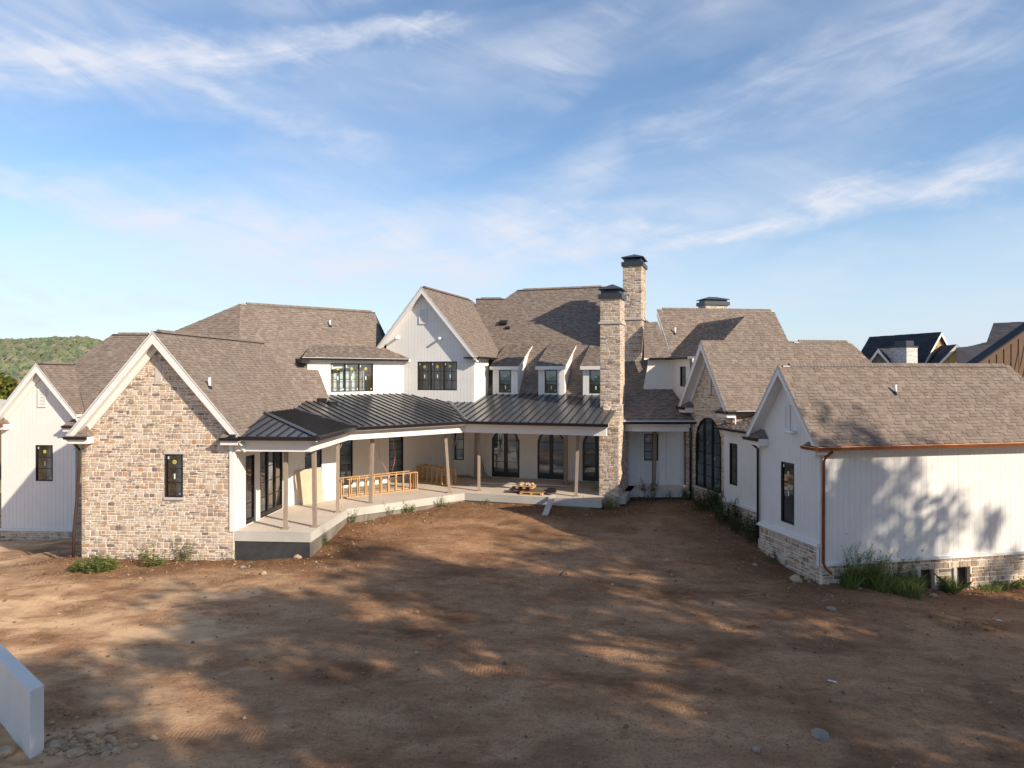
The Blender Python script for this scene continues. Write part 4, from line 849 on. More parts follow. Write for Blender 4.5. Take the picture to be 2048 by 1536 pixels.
def axis(lo, hi, f0, f1, step, grow=1.25):
    a = list(np.arange(f0, f1 + 1e-6, step)); d = step
    while a[-1] < hi: d *= grow; a.append(a[-1] + d)
    d = step
    while a[0] > lo: d *= grow; a.insert(0, a[0] - d)
    return np.array(a)
XS = axis(-2500, 2500, -20, 20, .09); YS = axis(-1500, 2500, 12, 36.5, .09)
gx, gy = np.meshgrid(XS, YS); gzv = gz_arr(gx, gy)
def fbm(px, py, s, o=3): return noise.fractal(Vector((px * s, py * s, 4.2)), 1.0, 2.1, o)
near = (gx > -21) & (gx < 21) & (gy > 11.5) & (gy < 37)
flatx, flaty = gx[near], gy[near]
edge = np.array([noise.noise(Vector((x * .5, y * .5, 1))) for x, y in zip(flatx, flaty)])
lum = np.array([fbm(x, y, .9, 4) for x, y in zip(flatx, flaty)]); clod = np.array([fbm(x, y, 4.2, 3) for x, y in zip(flatx, flaty)])
def dist_house(x, y):
    d = np.full_like(x, 99.0); segs = [(FL.p(-6.1, 0, 0), P0), (P0, P1), (P1, PA), (PA, PB), (PB, PC), (PC, Vector((6.0, 35.5, 0))), (Vector((6, 36, 0)), Vector((9.2, 36.2, 0))), (Vector((9.3, 36, 0)), Vector((9.7, 27.8, 0))), (FR.p(0, 0, 0), FR.p(3.8, 0, 0)), (FRL.p(0, 0, 0), FRL.p(10.6, 0, 0))]
    for a, b in segs:
        ab = np.array([b.x - a.x, b.y - a.y]); t = np.clip(((x - a.x) * ab[0] + (y - a.y) * ab[1]) / (ab @ ab), 0, 1); d = np.minimum(d, np.hypot(x - a.x - t * ab[0], y - a.y - t * ab[1]))
    return d
dh = dist_house(flatx, flaty)
loose = np.clip(1.25 - (dh + edge * 1.4) / 3.0, 0, 1); loose = np.maximum(loose, np.clip((edge - .28) * 3, 0, .55)); packed = 1 - loose
tr = np.zeros_like(flatx); trk = np.zeros_like(flatx)   # ruts of the machines that crossed the yard
for (a, b, c, r, wdt) in ((0, 17.6, .02, 0, .30), (0, 18.9, .012, 0, .30), (2, 15.3, .03, 0, .28), (2, 16.4, .035, 0, .28), (1, 21.2, -.03, 0, .28), (1, 20.0, -.025, 0, .28), (0, 14.1, -.01, 0, .3)):
    yy = b + c * (flatx - a) * 6 + .35 * np.sin(flatx * .35 + b); dd_ = np.abs(flaty - yy); k = np.exp(-(dd_ / wdt) ** 4) * (flatx > -5.5 + 1.5 * np.sin(b * 7)) * (flatx < 12 + 2 * np.sin(b * 3)) * np.clip(.7 + edge * 1.2, 0, 1)
    tr += k * -.020; trk = np.maximum(trk, k)
gzv[near] += lum * .022 + clod * (.006 + .035 * loose) + tr
tone = np.zeros_like(gzv); loosef = np.zeros_like(gzv); loosef[near] = loose
trf = np.zeros_like(gzv); trf[near] = trk
me = bpy.data.meshes.new('ground'); nx, ny = len(XS), len(YS)
co = np.stack([gx.ravel(), gy.ravel(), gzv.ravel()], 1).astype(np.float32); me.vertices.add(nx * ny); me.vertices.foreach_set('co', co.ravel())
ii = (np.arange(ny - 1)[:, None] * nx + np.arange(nx - 1)[None, :]).ravel(); quads = np.stack([ii, ii + 1, ii + nx + 1, ii + nx], 1).astype(np.int32)
me.loops.add(quads.size); me.loops.foreach_set('vertex_index', quads.ravel()); me.polygons.add(len(quads)); me.polygons.foreach_set('loop_start', np.arange(0, quads.size, 4, dtype=np.int32)); me.polygons.foreach_set('loop_total', np.full(len(quads), 4, dtype=np.int32)); me.polygons.foreach_set('use_smooth', np.ones(len(quads), dtype=bool)); me.update(); me.validate()
at_ = me.attributes.new('loose', 'FLOAT', 'POINT'); at_.data.foreach_set('value', loosef.ravel().astype(np.float32))
at2 = me.attributes.new('tread', 'FLOAT', 'POINT'); at2.data.foreach_set('value', trf.ravel().astype(np.float32))
def dirt_mat():
    m = bpy.data.materials.new('dirt'); m.use_nodes = True; nt = m.node_tree; N = nt.nodes; L = nt.links; b = N['Principled BSDF']; b.inputs['Roughness'].default_value = .95; b.inputs['Specular IOR Level'].default_value = .15
    geo = N.new('ShaderNodeNewGeometry'); at = N.new('ShaderNodeAttribute'); at.attribute_name = 'loose'
    def mp(s, r=0):
        n = N.new('ShaderNodeMapping'); n.inputs['Scale'].default_value = s; n.inputs['Rotation'].default_value = (0, 0, r); L.new(geo.outputs['Position'], n.inputs['Vector']); return n.outputs[0]
    def noi(v, s, d=6, r=.6, dist=0):
        n = N.new('ShaderNodeTexNoise'); n.inputs['Scale'].default_value = s; n.inputs['Detail'].default_value = d; n.inputs['Roughness'].default_value = r; n.inputs['Distortion'].default_value = dist; L.new(v, n.inputs['Vector']); return n.outputs['Fac']
    def rg(x, a, b_, c=0, d=1):
        n = N.new('ShaderNodeMapRange'); L.new(x, n.inputs[0]); n.inputs[1].default_value = a; n.inputs[2].default_value = b_; n.inputs[3].default_value = c; n.inputs[4].default_value = d; return n.outputs[0]
    def mixc(f, a, b_):
        n = N.new('ShaderNodeMix'); n.data_type = 'RGBA'
        for s, v in (('Factor', f), ('A', a), ('B', b_)):
            if isinstance(v, tuple): n.inputs[s].default_value = (*v, 1)
            elif isinstance(v, (int, float)): n.inputs[s].default_value = v
            else: L.new(v, n.inputs[s])
        return n.outputs['Result']
    def ma(op, a, b_=0.0):
        n = N.new('ShaderNodeMath'); n.operation = op
        for i, v in enumerate((a, b_)):
            if isinstance(v, (int, float)): n.inputs[i].default_value = v
            else: L.new(v, n.inputs[i])
        return n.outputs[0]
    pos = mp((1, 1, 1)); st = mp((.6, 1.15, 1), .12)
    c = mixc(rg(noi(st, .8, 7, .68, .15), .38, .62), (.350, .190, .100), (.510, .305, .170))
    c = mixc(rg(noi(st, .35, 7, .72, .15), .50, .66), c, (.19, .088, .042))
    c = mixc(rg(noi(pos, 2.4, 8, .7), .50, .70, 0, .55), c, (.19, .095, .05))
    c = mixc(ma('MULTIPLY', at.outputs['Fac'], rg(noi(pos, 1.7, 6, .7), .25, .6, .45, 1)), c, (.165, .078, .036))
    c = mixc(rg(noi(pos, 13, 6, .75), .50, .64, 0, .62), c, (.18, .09, .048))
    c = mixc(rg(noi(pos, 30, 5, .75), .54, .66, 0, .75), c, (.14, .08, .05))
    c = mixc(rg(noi(pos, 55, 2, .5), .66, .72, 0, .6), c, (.44, .30, .19))
    c = mixc(rg(noi(pos, 9, 3, .5), .66, .74, 0, .35), c, (.40, .26, .16))
    sp0 = N.new('ShaderNodeSeparateXYZ'); L.new(geo.outputs['Position'], sp0.inputs[0])
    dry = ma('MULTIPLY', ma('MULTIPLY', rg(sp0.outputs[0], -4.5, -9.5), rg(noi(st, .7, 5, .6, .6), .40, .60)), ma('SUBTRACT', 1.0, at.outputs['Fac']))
    c = mixc(ma('MULTIPLY', dry, .85), c, (.76, .51, .30))  # paler dirt at left, with sunlit brightness put into its colour
    # beyond the building plot the land is grassy
    sep = N.new('ShaderNodeSeparateXYZ'); L.new(geo.outputs['Position'], sep.inputs[0]); far = ma('MAXIMUM', rg(sep.outputs[1], 46, 60), rg(ma('ABSOLUTE', sep.outputs[0]), 45, 60))
    c = mixc(far, c, mixc(rg(noi(pos, .05, 6), .4, .6), (.09, .12, .04), (.16, .15, .06)))
    L.new(c, b.inputs['Base Color'])
    h = ma('ADD', ma('MULTIPLY', noi(pos, 30, 5, .7), .5), ma('MULTIPLY', noi(pos, 7, 5, .65), 1.0)); h = ma('ADD', h, ma('MULTIPLY', noi(mp((.5, 3, 1), .04), 3, 5, .7), .7))
    t2 = N.new('ShaderNodeAttribute'); t2.attribute_name = 'tread'; wv_ = N.new('ShaderNodeTexWave'); wv_.inputs['Scale'].default_value = 3.6; wv_.inputs['Distortion'].default_value = 1.2; wv_.inputs['Detail'].default_value = 2; L.new(mp((1, .45, 1), 0), wv_.inputs['Vector'])
    h = ma('ADD', h, ma('MULTIPLY', ma('MULTIPLY', wv_.outputs['Fac'], t2.outputs['Fac']), .2)); c2 = mixc(ma('MULTIPLY', ma('MULTIPLY', wv_.outputs['Fac'], t2.outputs['Fac']), .12), c, (.22, .13, .075)); L.new(c2, b.inputs['Base Color'])
    bp = N.new('ShaderNodeBump'); bp.inputs['Strength'].default_value = 1; bp.inputs['Distance'].default_value = .045; L.new(h, bp.inputs['Height']); L.new(bp.outputs[0], b.inputs['Normal']); return m
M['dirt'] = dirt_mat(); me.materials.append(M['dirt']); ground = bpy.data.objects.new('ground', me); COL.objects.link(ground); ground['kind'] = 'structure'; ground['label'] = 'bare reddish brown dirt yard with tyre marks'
# loose pebbles, clods and straw
rnd = random.Random(5); pb = MB(); octf = [(0, 2, 4), (2, 1, 4), (1, 3, 4), (3, 0, 4), (2, 0, 5), (1, 2, 5), (3, 1, 5), (0, 3, 5)]
idx = np.arange(len(flatx)); pr = (.10 + loose ** 1.5); pr[(dh < .12)] = 0; pr[flaty > 36] = 0; pr = pr / pr.sum(); pick = np.random.choice(idx, 26000, p=pr)
zn = gzv[near]
for i in pick:
    x, y, z = flatx[i] + rnd.uniform(-.05, .05), flaty[i] + rnd.uniform(-.05, .05), zn[i]; s = min(.075, .006 * math.exp(rnd.gauss(.75, .62))); q = [(s * rnd.uniform(.7, 1.4), 0, 0), (-s * rnd.uniform(.7, 1.3), 0, 0), (0, s * rnd.uniform(.7, 1.3), 0), (0, -s * rnd.uniform(.7, 1.3), 0), (s * rnd.uniform(-.3, .3), s * rnd.uniform(-.3, .3), s * rnd.uniform(.5, 1)), (0, 0, -s * .6)]
    an = rnd.random() * 3; ca, sa = math.cos(an), math.sin(an); pb.add([(x + a * ca - b * sa, y + a * sa + b * ca, z + c + s * .25) for a, b, c in q], octf)
tag(pb.obj('pebbles', M['pebble']), 'scattered small stones and clods over the dirt yard', 'pebbles', kind='stuff')
stw = MB(); pick = np.random.choice(idx, 900, p=pr)
for i in pick:
    x, y, z = flatx[i], flaty[i], zn[i] + .015; l = rnd.uniform(.05, .28); an = rnd.uniform(0, 3.14); d = Vector((math.cos(an), math.sin(an), rnd.uniform(-.05, .12))) * l; stw.tube([(x, y, z), Vector((x, y, z)) + d], .004, 3)
tag(stw.obj('straw', M['straw']), 'dry straw and twigs strewn over the dirt', 'straw', kind='stuff')
def gat(px, py):
    r = ray(px, py); t = 8.0
    while t < 80:
        p = CAMP + r * t
        if p.z < gz(p.x, p.y): break
        t += .05
    return Vector((p.x, p.y, gz(p.x, p.y)))
def rock(px, py, s, label, m='rock', grp=None, seed=0, flat_=.6):
    r_ = random.Random(seed); p = gat(px, py); import bmesh; bm = bmesh.new(); bmesh.ops.create_icosphere(bm, subdivisions=2, radius=1); off = r_.random() * 50
    for v in bm.verts:
        d = 1 + .45 * noise.noise(v.co * 1.1 + Vector((off, 0, 0))) + .15 * noise.noise(v.co * 3 + Vector((off, 3, 0))); v.co = Vector((v.co.x * s * d, v.co.y * s * d * .8, v.co.z * s * d * flat_))
    me_ = bpy.data.meshes.new('rock'); bm.to_mesh(me_); bm.free(); me_.materials.append(M[m]); o = bpy.data.objects.new('rock', me_); COL.objects.link(o); o.location = p + Z * s * .2; o.rotation_euler = (0, 0, r_.random() * 6); return tag(o, label, 'rock', grp)
for i, a in enumerate([(1592, 1162, .26, 'largest pale rock in the shade by the stone corner of the right wing'), (1576, 1131, .10, 'small pale rock near the foot of the shaded gable end'), (1510, 1131, .10, 'small pale rock left of the shaded gable wall base'), (1662, 1219, .15, 'flat pale rock in the rubble below the copper downspout', 'rockg'),
      (597, 1116, .19, 'white rock beside the dark porch foundation corner'), (580, 1108, .16, 'flat grey rock leaning on dirt below the porch corner', 'rockg'), (1640, 1474, .20, 'flat grey rock half buried in the front right of the yard', 'rockg'), (1512, 1504, .10, 'small grey rock near the bottom edge of the yard', 'rockg'),
      (1867, 1193, .12, 'tan rock at the edge of the grass by the long white wall'), (1615, 1160, .12, 'brown rock just right of the largest pale rock'), (108, 1499, .15, 'rounded tan rock nearest the end of the white retaining wall'), (150, 1512, .16, 'tan rock in the rubble right of the retaining wall'), (180, 1478, .12, 'dark tan rock above the others in the rubble by the wall'), (212, 1512, .10, 'rightmost rock of the rubble by the white retaining wall'), (229, 1491, .06, 'small pale square stone right of the rubble'), (512, 1187, .13, 'dark clod of rock in the shade in mid yard', 'rockg'), (486, 1136, .10, 'small grey stone in front of the porch foundation', 'rockg'), (527, 1149, .13, 'flat tan stone below the porch foundation'), (8, 1511, .20, 'large tan rock at the lower left edge'), (124, 1480, .09, 'small rock wedged between the two big rubble stones')]):
    rock(*a, seed=i, flat_=.45 if i in (3, 6) else .62)
for i, (x0, y0, x1, y1, lab, r_) in enumerate(((1495, 1256, 1519, 1259, 'black stick lying on the right of the yard', .025), (1120, 1153, 1134, 1143, 'dark bent stick in the middle of the yard', .02), (1258, 1150, 1274, 1151, 'reddish dark stick right of the bent one', .018), (1336, 1146, 1348, 1141, 'short dark stick toward the shaded gable', .018), (1062, 1123, 1090, 1123, 'thin twig left of the bent stick', .01), (815, 1505, 838, 1500, 'pale dry twig near the bottom of the yard', .012), (1304, 1484, 1337, 1478, 'light dry twig at the bottom middle of the yard', .012), (1490, 1193, 1524, 1192, 'straight pale twig below the shaded gable', .012))):
    a, b = gat(x0, y0) + Z * .03, gat(x1, y1) + Z * .05; mb = MB(); mb.tube([a, a.lerp(b, .5) + Vector((.03, .05, .02)), b], [r_, r_ * .9, r_ * .5], 5); tag(mb.obj('stick', M['bark' if i < 5 else 'straw']), lab, 'stick')
for i, (x, y, lab) in enumerate(((2000, 1245, 'crumpled white plastic scrap at the right of the yard'), (1665, 1366, 'small white paper scrap in the front right dirt'), (1128, 1008, 'white scrap lying below the slab right of the plank'))):
    p = gat(x, y); rr_ = random.Random(i); mb = MB(); mb.add([p + Vector((rr_.uniform(-.12, .12), rr_.uniform(-.1, .1), rr_.uniform(.01, .07))) for _ in range(6)], [(0, 1, 2), (2, 3, 4), (0, 4, 5), (1, 3, 5)]); tag(mb.obj('litter', M['bag']), lab, 'litter')
rb = MB(); r = random.Random(31)
for i in range(150):
    p = gat(95 + abs(r.gauss(0, 75)), 1512 - abs(r.gauss(0, 26))); s = r.uniform(.025, .10) ; vs = []; off = r.random() * 50
    for k in range(4):
        ph = -1.0 + k * .68
        for t in range(6):
            th = t * math.pi / 3 + k * .4; v = Vector((math.cos(th) * math.cos(ph), math.sin(th) * math.cos(ph), math.sin(ph))); d_ = s * (1 + .6 * noise.noise(v * 1.5 + Vector((off, 0, 0)))); vs.append(p + Vector((v.x * d_ * 1.2, v.y * d_, v.z * d_ * .7 + s * .2)))
    rb.add(vs, [(k * 6 + t, k * 6 + (t + 1) % 6, (k + 1) * 6 + (t + 1) % 6, (k + 1) * 6 + t) for k in range(3) for t in range(6)] + [tuple(18 + t for t in range(6))])
tag(rb.obj('rubble', M['rubble']), 'tan rubble heaped beside the end of the white retaining wall', 'rubble', kind='stuff')
# ------------------------------------------------------------------ retaining wall, lower left
p = gat(66, 1519); q = Vector((-.745, .667, 0)).normalized(); n_ = Vector((q.y, -q.x, 0)); thk = .30
def rwall():
    z1 = H - 635 * 13.45 / FPX; A = Vector((-9.13, 13.45, z1)); B = Vector((-9.05, 13.73, z1)); mb = MB(); mb.prism([A, B, B + q * 9, A + q * 9], (0, 0, -2.2)); return mb.obj('retaining_wall', M['wallw'])
tag(rwall(), 'smooth white retaining wall end standing in the lower left corner', 'wall')
# ------------------------------------------------------------------ things on the porch
def spt(px, py, z=0.0): y = FPX * (H - z) / (py - HY); return Vector(((px - 1024) / FPX * y, y, z))
def stud_frame(a, b, depth, hgt, label, n=11, grp='low stud frames for the outdoor kitchen counter', flip=1):
    a, b = Vector(a), Vector(b); fr = fr2(a, b); L_ = (b - a).length; root = tag(empty('stud_frame'), label, 'stud frame', grp); d = .09
    def pc(nm, *bx): mb = MB(); fr.box(mb, *bx); mb.obj(nm, M['stud'], root)
    for w in (0, -depth):
        pc('plate', 0, L_, w - d, w, hgt - .04, hgt); pc('plate', 0, L_, w - d, w, .006, .045)
        for i in range(n): u = i * (L_ - .05) / (n - 1); pc('stud', u, u + .045, w - d, w, .045, hgt - .04)
    for u in (0, L_ - .09):
        pc('plate', u, u + .09, -depth, -d, hgt - .04, hgt)
        for t in (.3, .6): pc('stud', u, u + .09, -depth * t - .045, -depth * t, .045, hgt - .04)
    return root
stud_frame(spt(682, 998), spt(836, 979), .65, .92, 'longer low stud frame of new yellow lumber on the porch slab'); stud_frame(spt(834, 962), spt(893, 973), .6, .90, 'shorter low stud frame of new lumber near the far porch posts', 7)
# plywood sheet leaning on the wall
a0 = FA.p(0, -2.15, .01) ; a0 = FA.p(ucoord(FA, -2.15, 596), -2.15, .01); lean = -FA.n; mb = MB()
P_ = lambda u, z: a0 + FA.u * (u + .0) + Z * z + lean * (.30 * z / 1.7)
mb.prism([P_(.22, 0), P_(1.25, 0), P_(1.25, 1.62), P_(-.05, 1.55), P_(-.06, 1.2), P_(-.02, .8), P_(.07, .4)], FA.n * .02)
tag(mb.obj('plywood_sheet', M['ply']), 'pale plywood sheet leaning against the white porch wall', 'plywood')
# pallet with dark boards and stone samples
pc_ = spt(1064, 990); yw = .12; fr = F(pc_.x, pc_.y, FM.u.x, FM.u.y); pal = tag(empty('pallet'), 'wooden shipping pallet at the edge of the porch slab carrying dark boards', 'pallet')
def pallet(fr, root, u0, u1, w0, w1, z0, m='stud'):
    def pc(nm, *b): mb = MB(); fr.box(mb, *b); mb.obj(nm, M[m], root)
    for i in range(3): u = u0 + i * (u1 - u0 - .1) / 2; pc('block', u, u + .1, w0, w1, z0 + .022, z0 + .105)
    for i in range(3): w = w0 + i * (w1 - w0 - .1) / 2; pc('bottom_board', u0, u1, w, w + .1, z0, z0 + .021)
    for i in range(6): w = w0 + i * (w1 - w0 - .09) / 5; pc('deck_board', u0, u1, w, w + .09, z0 + .106, z0 + .127)
pallet(fr, pal, -.6, .55, -.85, .12, .006)
for i, (du, L_, dz, dw) in enumerate(((-1.25, 1.9, 0, -.1), (-1.15, 1.95, 0, -.34), (-1.3, 2.3, 0, -.58), (-1.1, 1.7, .075, -.22), (-1.2, 2.2, .075, -.5))):
    mb = MB(); fr.box(mb, du, du + L_, dw - .2, dw, .135 + dz, .205 + dz); tag(mb.obj('board', M['darkwood']), ('front dark board lying lowest on the porch pallet', 'middle dark board of the lower layer on the pallet', 'rear dark board of the lower layer, sticking out to the right', 'upper dark board at the front of the pallet stack', 'upper dark board at the back of the pallet stack')[i], 'board', 'dark boards on the porch pallet')
mb = MB(); fr.box(mb, .75, 1.15, -.42, -.12, .14, .34); tag(mb.obj('board_offcut', M['frame']), 'black square offcut at the right end of the board stack', 'offcut')
sp_ = tag(empty('sample_pallet'), 'small crate of broken stone pieces on top of the dark boards', 'crate'); 
for i in range(3): mb = MB(); fr.box(mb, -.85 + i * .37, -.72 + i * .37, -.62, .02, .29, .39); mb.obj('block', M['stud'], sp_)
mb = MB(); fr.box(mb, -.88, .06, -.64, .04, .391, .42); mb.obj('deck_board', M['stud'], sp_); rr = random.Random(3)
for i in range(26):
    mb = MB(); u = -.84 + rr.random() * .82; w = -.6 + rr.random() * .55; s = rr.uniform(.06, .11); mb.prism([fr.p(u + s * math.cos(t) * rr.uniform(.7, 1.1), w + s * math.sin(t) * rr.uniform(.6, 1), .425 + rr.random() * .05) for t in (0, 1.2, 2.3, 3.4, 4.6, 5.5)], (0, 0, rr.uniform(.03, .06))); mb.obj('stone_piece', M['stone'], sp_)
# long white trim lengths lying on the slab
for i, (x0, y0, x1, y1) in enumerate(((940, 973, 1040, 969), (1000, 972, 1120, 973), (1040, 968, 1132, 976), (950, 970, 1060, 971))):
    a, b = spt(x0, y0), spt(x1, y1); fr_ = fr2(a, b); mb = MB(); fr_.box(mb, 0, (b - a).length, -.12, 0, .006 + .03 * i, .03 + .03 * i); tag(mb.obj('trim_board', M['trim']), ('leftmost long white trim board on the porch slab', 'long white trim board behind the pallet', 'white trim board reaching farthest right on the slab', 'white trim board lying on top of the left ones')[i], 'trim board', 'white trim boards on the porch slab')
a, b = spt(916, 955), spt(944, 956); fr_ = fr2(a, b)
for i in range(3): mb = MB(); fr_.box(mb, -.1 * i, .8 - .1 * i, -.3 + .05 * i, .0, .006 + .045 * i, .045 + .045 * i); tag(mb.obj('lumber_offcut', M['wood']), ('bottom offcut of the small lumber stack by the back wall', 'middle offcut of the small lumber stack by the back wall', 'top offcut of the small lumber stack by the back wall')[i], 'lumber', 'offcuts by the back wall')
# lumber leaning near the arched doors
for i, (x0, x1, zt_) in enumerate(((982, 958, 1.6), (976, 956, 1.45), (970, 955, 1.2))):
    a = spt(x0, 957); b = spt(x1, 957); mb = MB(); mb.tube([a + Z * .02, a.lerp(b, .55) + Z * .35, b + Z * zt_], .035, 4); tag(mb.obj('leaning_lumber', M['wood']), ('longest bent strip of lumber leaning left of the first arched door', 'middle bent strip of lumber leaning left of the first arched door', 'shortest bent strip of lumber leaning beside the rear wood post')[i], 'lumber', 'lumber leaning by the first arched door')
# plank ramp
a = spt(1104, 996, .03) ; b = gat(1090, 1033) + Z * .03; d = (b - a); fr_ = d.normalized(); sd = fr_.cross(Z).normalized(); mb = MB(); a = a - d.normalized() * .25; up = sd.cross(fr_).normalized(); mb.box(a - sd * .14, b - a, sd * .28, up * .045 if up.z > 0 else -up * .045); tag(mb.obj('plank', M['cast']), 'grey plank sloping from the porch slab down to the dirt', 'plank')
# hanging cables
def cable(x0, y0, pts, m, label, base):
    y = base; mb = MB(); mb.tube([Vector(((x - 1024) / FPX * y, y, H - (py - HY) * y / FPX)) for x, py in pts], .012, 5); tag(mb.obj('cable', M[m], smooth=True), label, 'cable')
cable(0, 0, [(611, 893), (612, 908), (608, 920), (603, 928), (598, 931)], 'wire', 'pale cable curling from the beam above the plywood sheet', 29.5)
cable(0, 0, [(757, 876), (758, 910), (762, 922), (770, 935), (776, 948), (777, 968)], 'wirer', 'reddish cable hanging left of the tall porch window', 36); cable(0, 0, [(785, 870), (788, 895), (791, 905), (789, 925), (784, 943)], 'wirer', 'reddish cable dangling in front of the tall porch window', 36)
cable(0, 0, [(915, 867), (914, 875), (911, 885), (909, 892)], 'wire', 'short pale cable hanging at the far porch corner window', 38.5); cable(0, 0, [(1183, 868), (1184, 885), (1188, 895), (1181, 901), (1176, 907)], 'wire', 'pale forked cable hanging in front of the last arched door', 36.3); cable(0, 0, [(683, 886), (682, 892), (680, 897)], 'wire', 'short pale cable end beside the third porch post', 31.5)
# ------------------------------------------------------------------ vegetation
def weed(p, h, n, spread, seed, m='weed', label='', cat='weed', grp=None, leafl=.10, narrow=.18, dens=1.0):
    r = random.Random(seed); st = MB(); lf = MB()
    for i in range(n):
        an = r.uniform(0, 6.28); rad = spread * math.sqrt(r.random()); b = Vector((p[0] + rad * math.cos(an), p[1] + rad * math.sin(an) * .7, 0)); b.z = gz(b.x, b.y) - .03 if p[2] is None else p[2]
        hh = h * r.uniform(.55, 1.08) * (1 - .35 * rad / max(spread, .01)); lean = Vector((math.cos(an), math.sin(an), 0)) * hh * r.uniform(.05, .4); pts = [b, b + lean * .25 + Z * hh * .4, b + lean * .6 + Z * hh * .75, b + lean + Z * hh]; st.tube(pts, [.008, .006, .004, .002], 3)
        k = int(hh / .045 * dens)
        for j in range(k):
            t = (j + r.random()) / k; t = .12 + .88 * t; q = min(2, int(t * 3)); pos = pts[q].lerp(pts[q + 1], t * 3 - q) if t < 1 else pts[3]
            a2 = r.uniform(0, 6.28); l = leafl * r.uniform(.6, 1.3) * (1.15 - .6 * t); d = Vector((math.cos(a2), math.sin(a2), r.uniform(-.2, .9))).normalized() * l; s = d.cross(Z).normalized() * l * narrow * r.uniform(.7, 1.3); md = pos + d * .5 + Z * l * .08
            lf.add([pos, md + s, pos + d, md - s], [(0, 1, 2, 3)])
    root = tag(empty('weed'), label, cat, grp); st.obj('stem', M['stem'], root); lf.obj('foliage', M[m], root); return root
W = [((193, 1140), .55, 170, .80, 'weed', 'low spreading dark green weed clump at the left foot of the stone gable', .13, .4), ((310, 1132), .80, 16, .35, 'weed', 'leafy bright green weed against the middle of the stone gable', .20, .28), ((280, 1122), .75, 12, .3, 'weedp', 'dusty thin weed left of the bright green one by the stone wall', .1, .25), ((368, 1122), 1.05, 22, .32, 'weedp', 'tall dusty weed in front of the stone wall below the window', .10, .3), ((400, 1124), .4, 8, .3, 'weedp', 'thin dry weed near the right half of the stone gable', .08, .25), ((462, 1118), .55, 22, .4, 'weed', 'weed at the joint of the stone gable and dark foundation', .12, .28),
     ((568, 1106), .45, 12, .35, 'weed', 'small weed in front of the dark porch foundation', .11, .3), ((648, 1092), .5, 10, .18, 'weed', 'dark weed at the near porch slab corner', .1, .3), ((661, 1066), .75, 9, .14, 'weed', 'slim weed climbing the porch slab side', .11, .33),
     ((700, 1046), .85, 26, .28, 'weed', 'bright weed at the first bend of the porch slab', .11, .3), ((722, 1040), .7, 26, .4, 'weedp', 'dusty weeds along the slab just right of the bend', .1, .25), ((748, 1030), .6, 20, .35, 'weedp', 'pale weed under the slab edge below the stud frame', .1, .25), ((775, 1030), .7, 26, .35, 'weed', 'green weed against the slab in front of the stud frame', .1, .3), ((815, 1025), .65, 34, .35, 'weed', 'round bright green weed under the angled porch slab', .1, .3), ((886, 1013), .55, 18, .4, 'weed', 'weed near the far bend of the porch slab', .1, .3), ((970, 1008), .35, 16, .2, 'weed', 'small bright weed left of the plank below the slab', .1, .3),
     ((1140, 1012), .55, 22, .45, 'weed', 'dark weeds right of the plank under the slab', .1, .3), ((1172, 1012), .6, 22, .4, 'weed', 'dark weeds below the last porch post', .1, .3), ((1190, 1000), 1.2, 12, .18, 'weedp', 'tall pale weed beside the chimney base', .1, .3), ((1222, 1018), .75, 40, .45, 'weed', 'dark bushy weed in front of the chimney base', .11, .3), ((1298, 1000), 1.2, 34, .4, 'shaded_weed', 'tall dark weed beside the post of the small porch', .12, .3), ((1275, 1003), .5, 22, .4, 'shaded_weed', 'low dark weed under the small porch slab', .1, .3), ((1345, 1000), .6, 24, .5, 'shaded_weed', 'dark weeds under the right end of the small porch', .1, .3), ((1378, 1000), .9, 30, .4, 'shaded_weed', 'dark weed at the left foot of the arched window wall', .12, .3),
     ((1412, 1020), 1.3, 60, .5, 'shaded_weed', 'dark bush below the arched window', .13, .32), ((1438, 1025), 1.6, 60, .45, 'shaded_weed', 'tallest dark bush where the stone and white walls meet', .13, .32), ((1460, 1045), 1.2, 70, .6, 'shaded_weed', 'dark bush along the linking stone base', .13, .32), ((1485, 1065), .9, 60, .55, 'shaded_weed', 'dark bush lower along the linking stone base', .13, .32), ((1506, 1080), .7, 40, .4, 'shaded_weed', 'dark weed at the left corner of the shaded gable base', .12, .3), ((1560, 1125), .45, 30, .6, 'shaded_weed', 'low dark weed under the shaded stone base', .1, .3), ((1605, 1085), .3, 10, .1, 'weed', 'small plant growing on the stone base near the right corner', .1, .3),
     ((1690, 1160), 1.55, 75, .55, 'weed', 'tall weed clump nearest the copper downspout', .13, .22), ((1722, 1172), 1.45, 75, .6, 'weed', 'second weed clump from the copper downspout', .13, .22), ((1755, 1172), 1.45, 75, .6, 'weed', 'feathery weed clump in the middle of the tall grass bed', .13, .22), ((1790, 1170), 1.35, 70, .55, 'weed', 'weed clump left of the first crawl space opening', .13, .22), ((1822, 1168), 1.75, 34, .35, 'weed', 'tallest pointed weed in front of the long white wall', .13, .2), ((1838, 1180), .30, 16, .3, 'weed', 'low weed in front of the first crawl space opening', .08, .25), ((1896, 1152), .9, 30, .3, 'weed', 'round leafy weed between the two crawl space openings', .16, .4), ((1880, 1172), .5, 30, .5, 'weed', 'short weed below the pier between the openings', .1, .25), ((1930, 1166), .45, 20, .4, 'weed', 'sparse bright weed below the second opening', .12, .25),
     ((1975, 1160), .6, 50, .7, 'weed', 'low grassy weeds right of the second opening', .1, .2), ((2010, 1152), .55, 50, .6, 'weedp', 'dusty weeds near the right edge of the photo by the wall', .1, .2), ((1974, 1140), 1.45, 5, .12, 'weedp', 'tall bare stalk weed against the long white wall', .07, .2), ((2003, 1138), 1.5, 5, .15, 'weedp', 'thin branching weed against the white wall right of the bare stalk', .07, .2), ((2040, 1148), 2.2, 16, .25, 'weed', 'tall leafy weed cut by the right edge', .14, .25)]
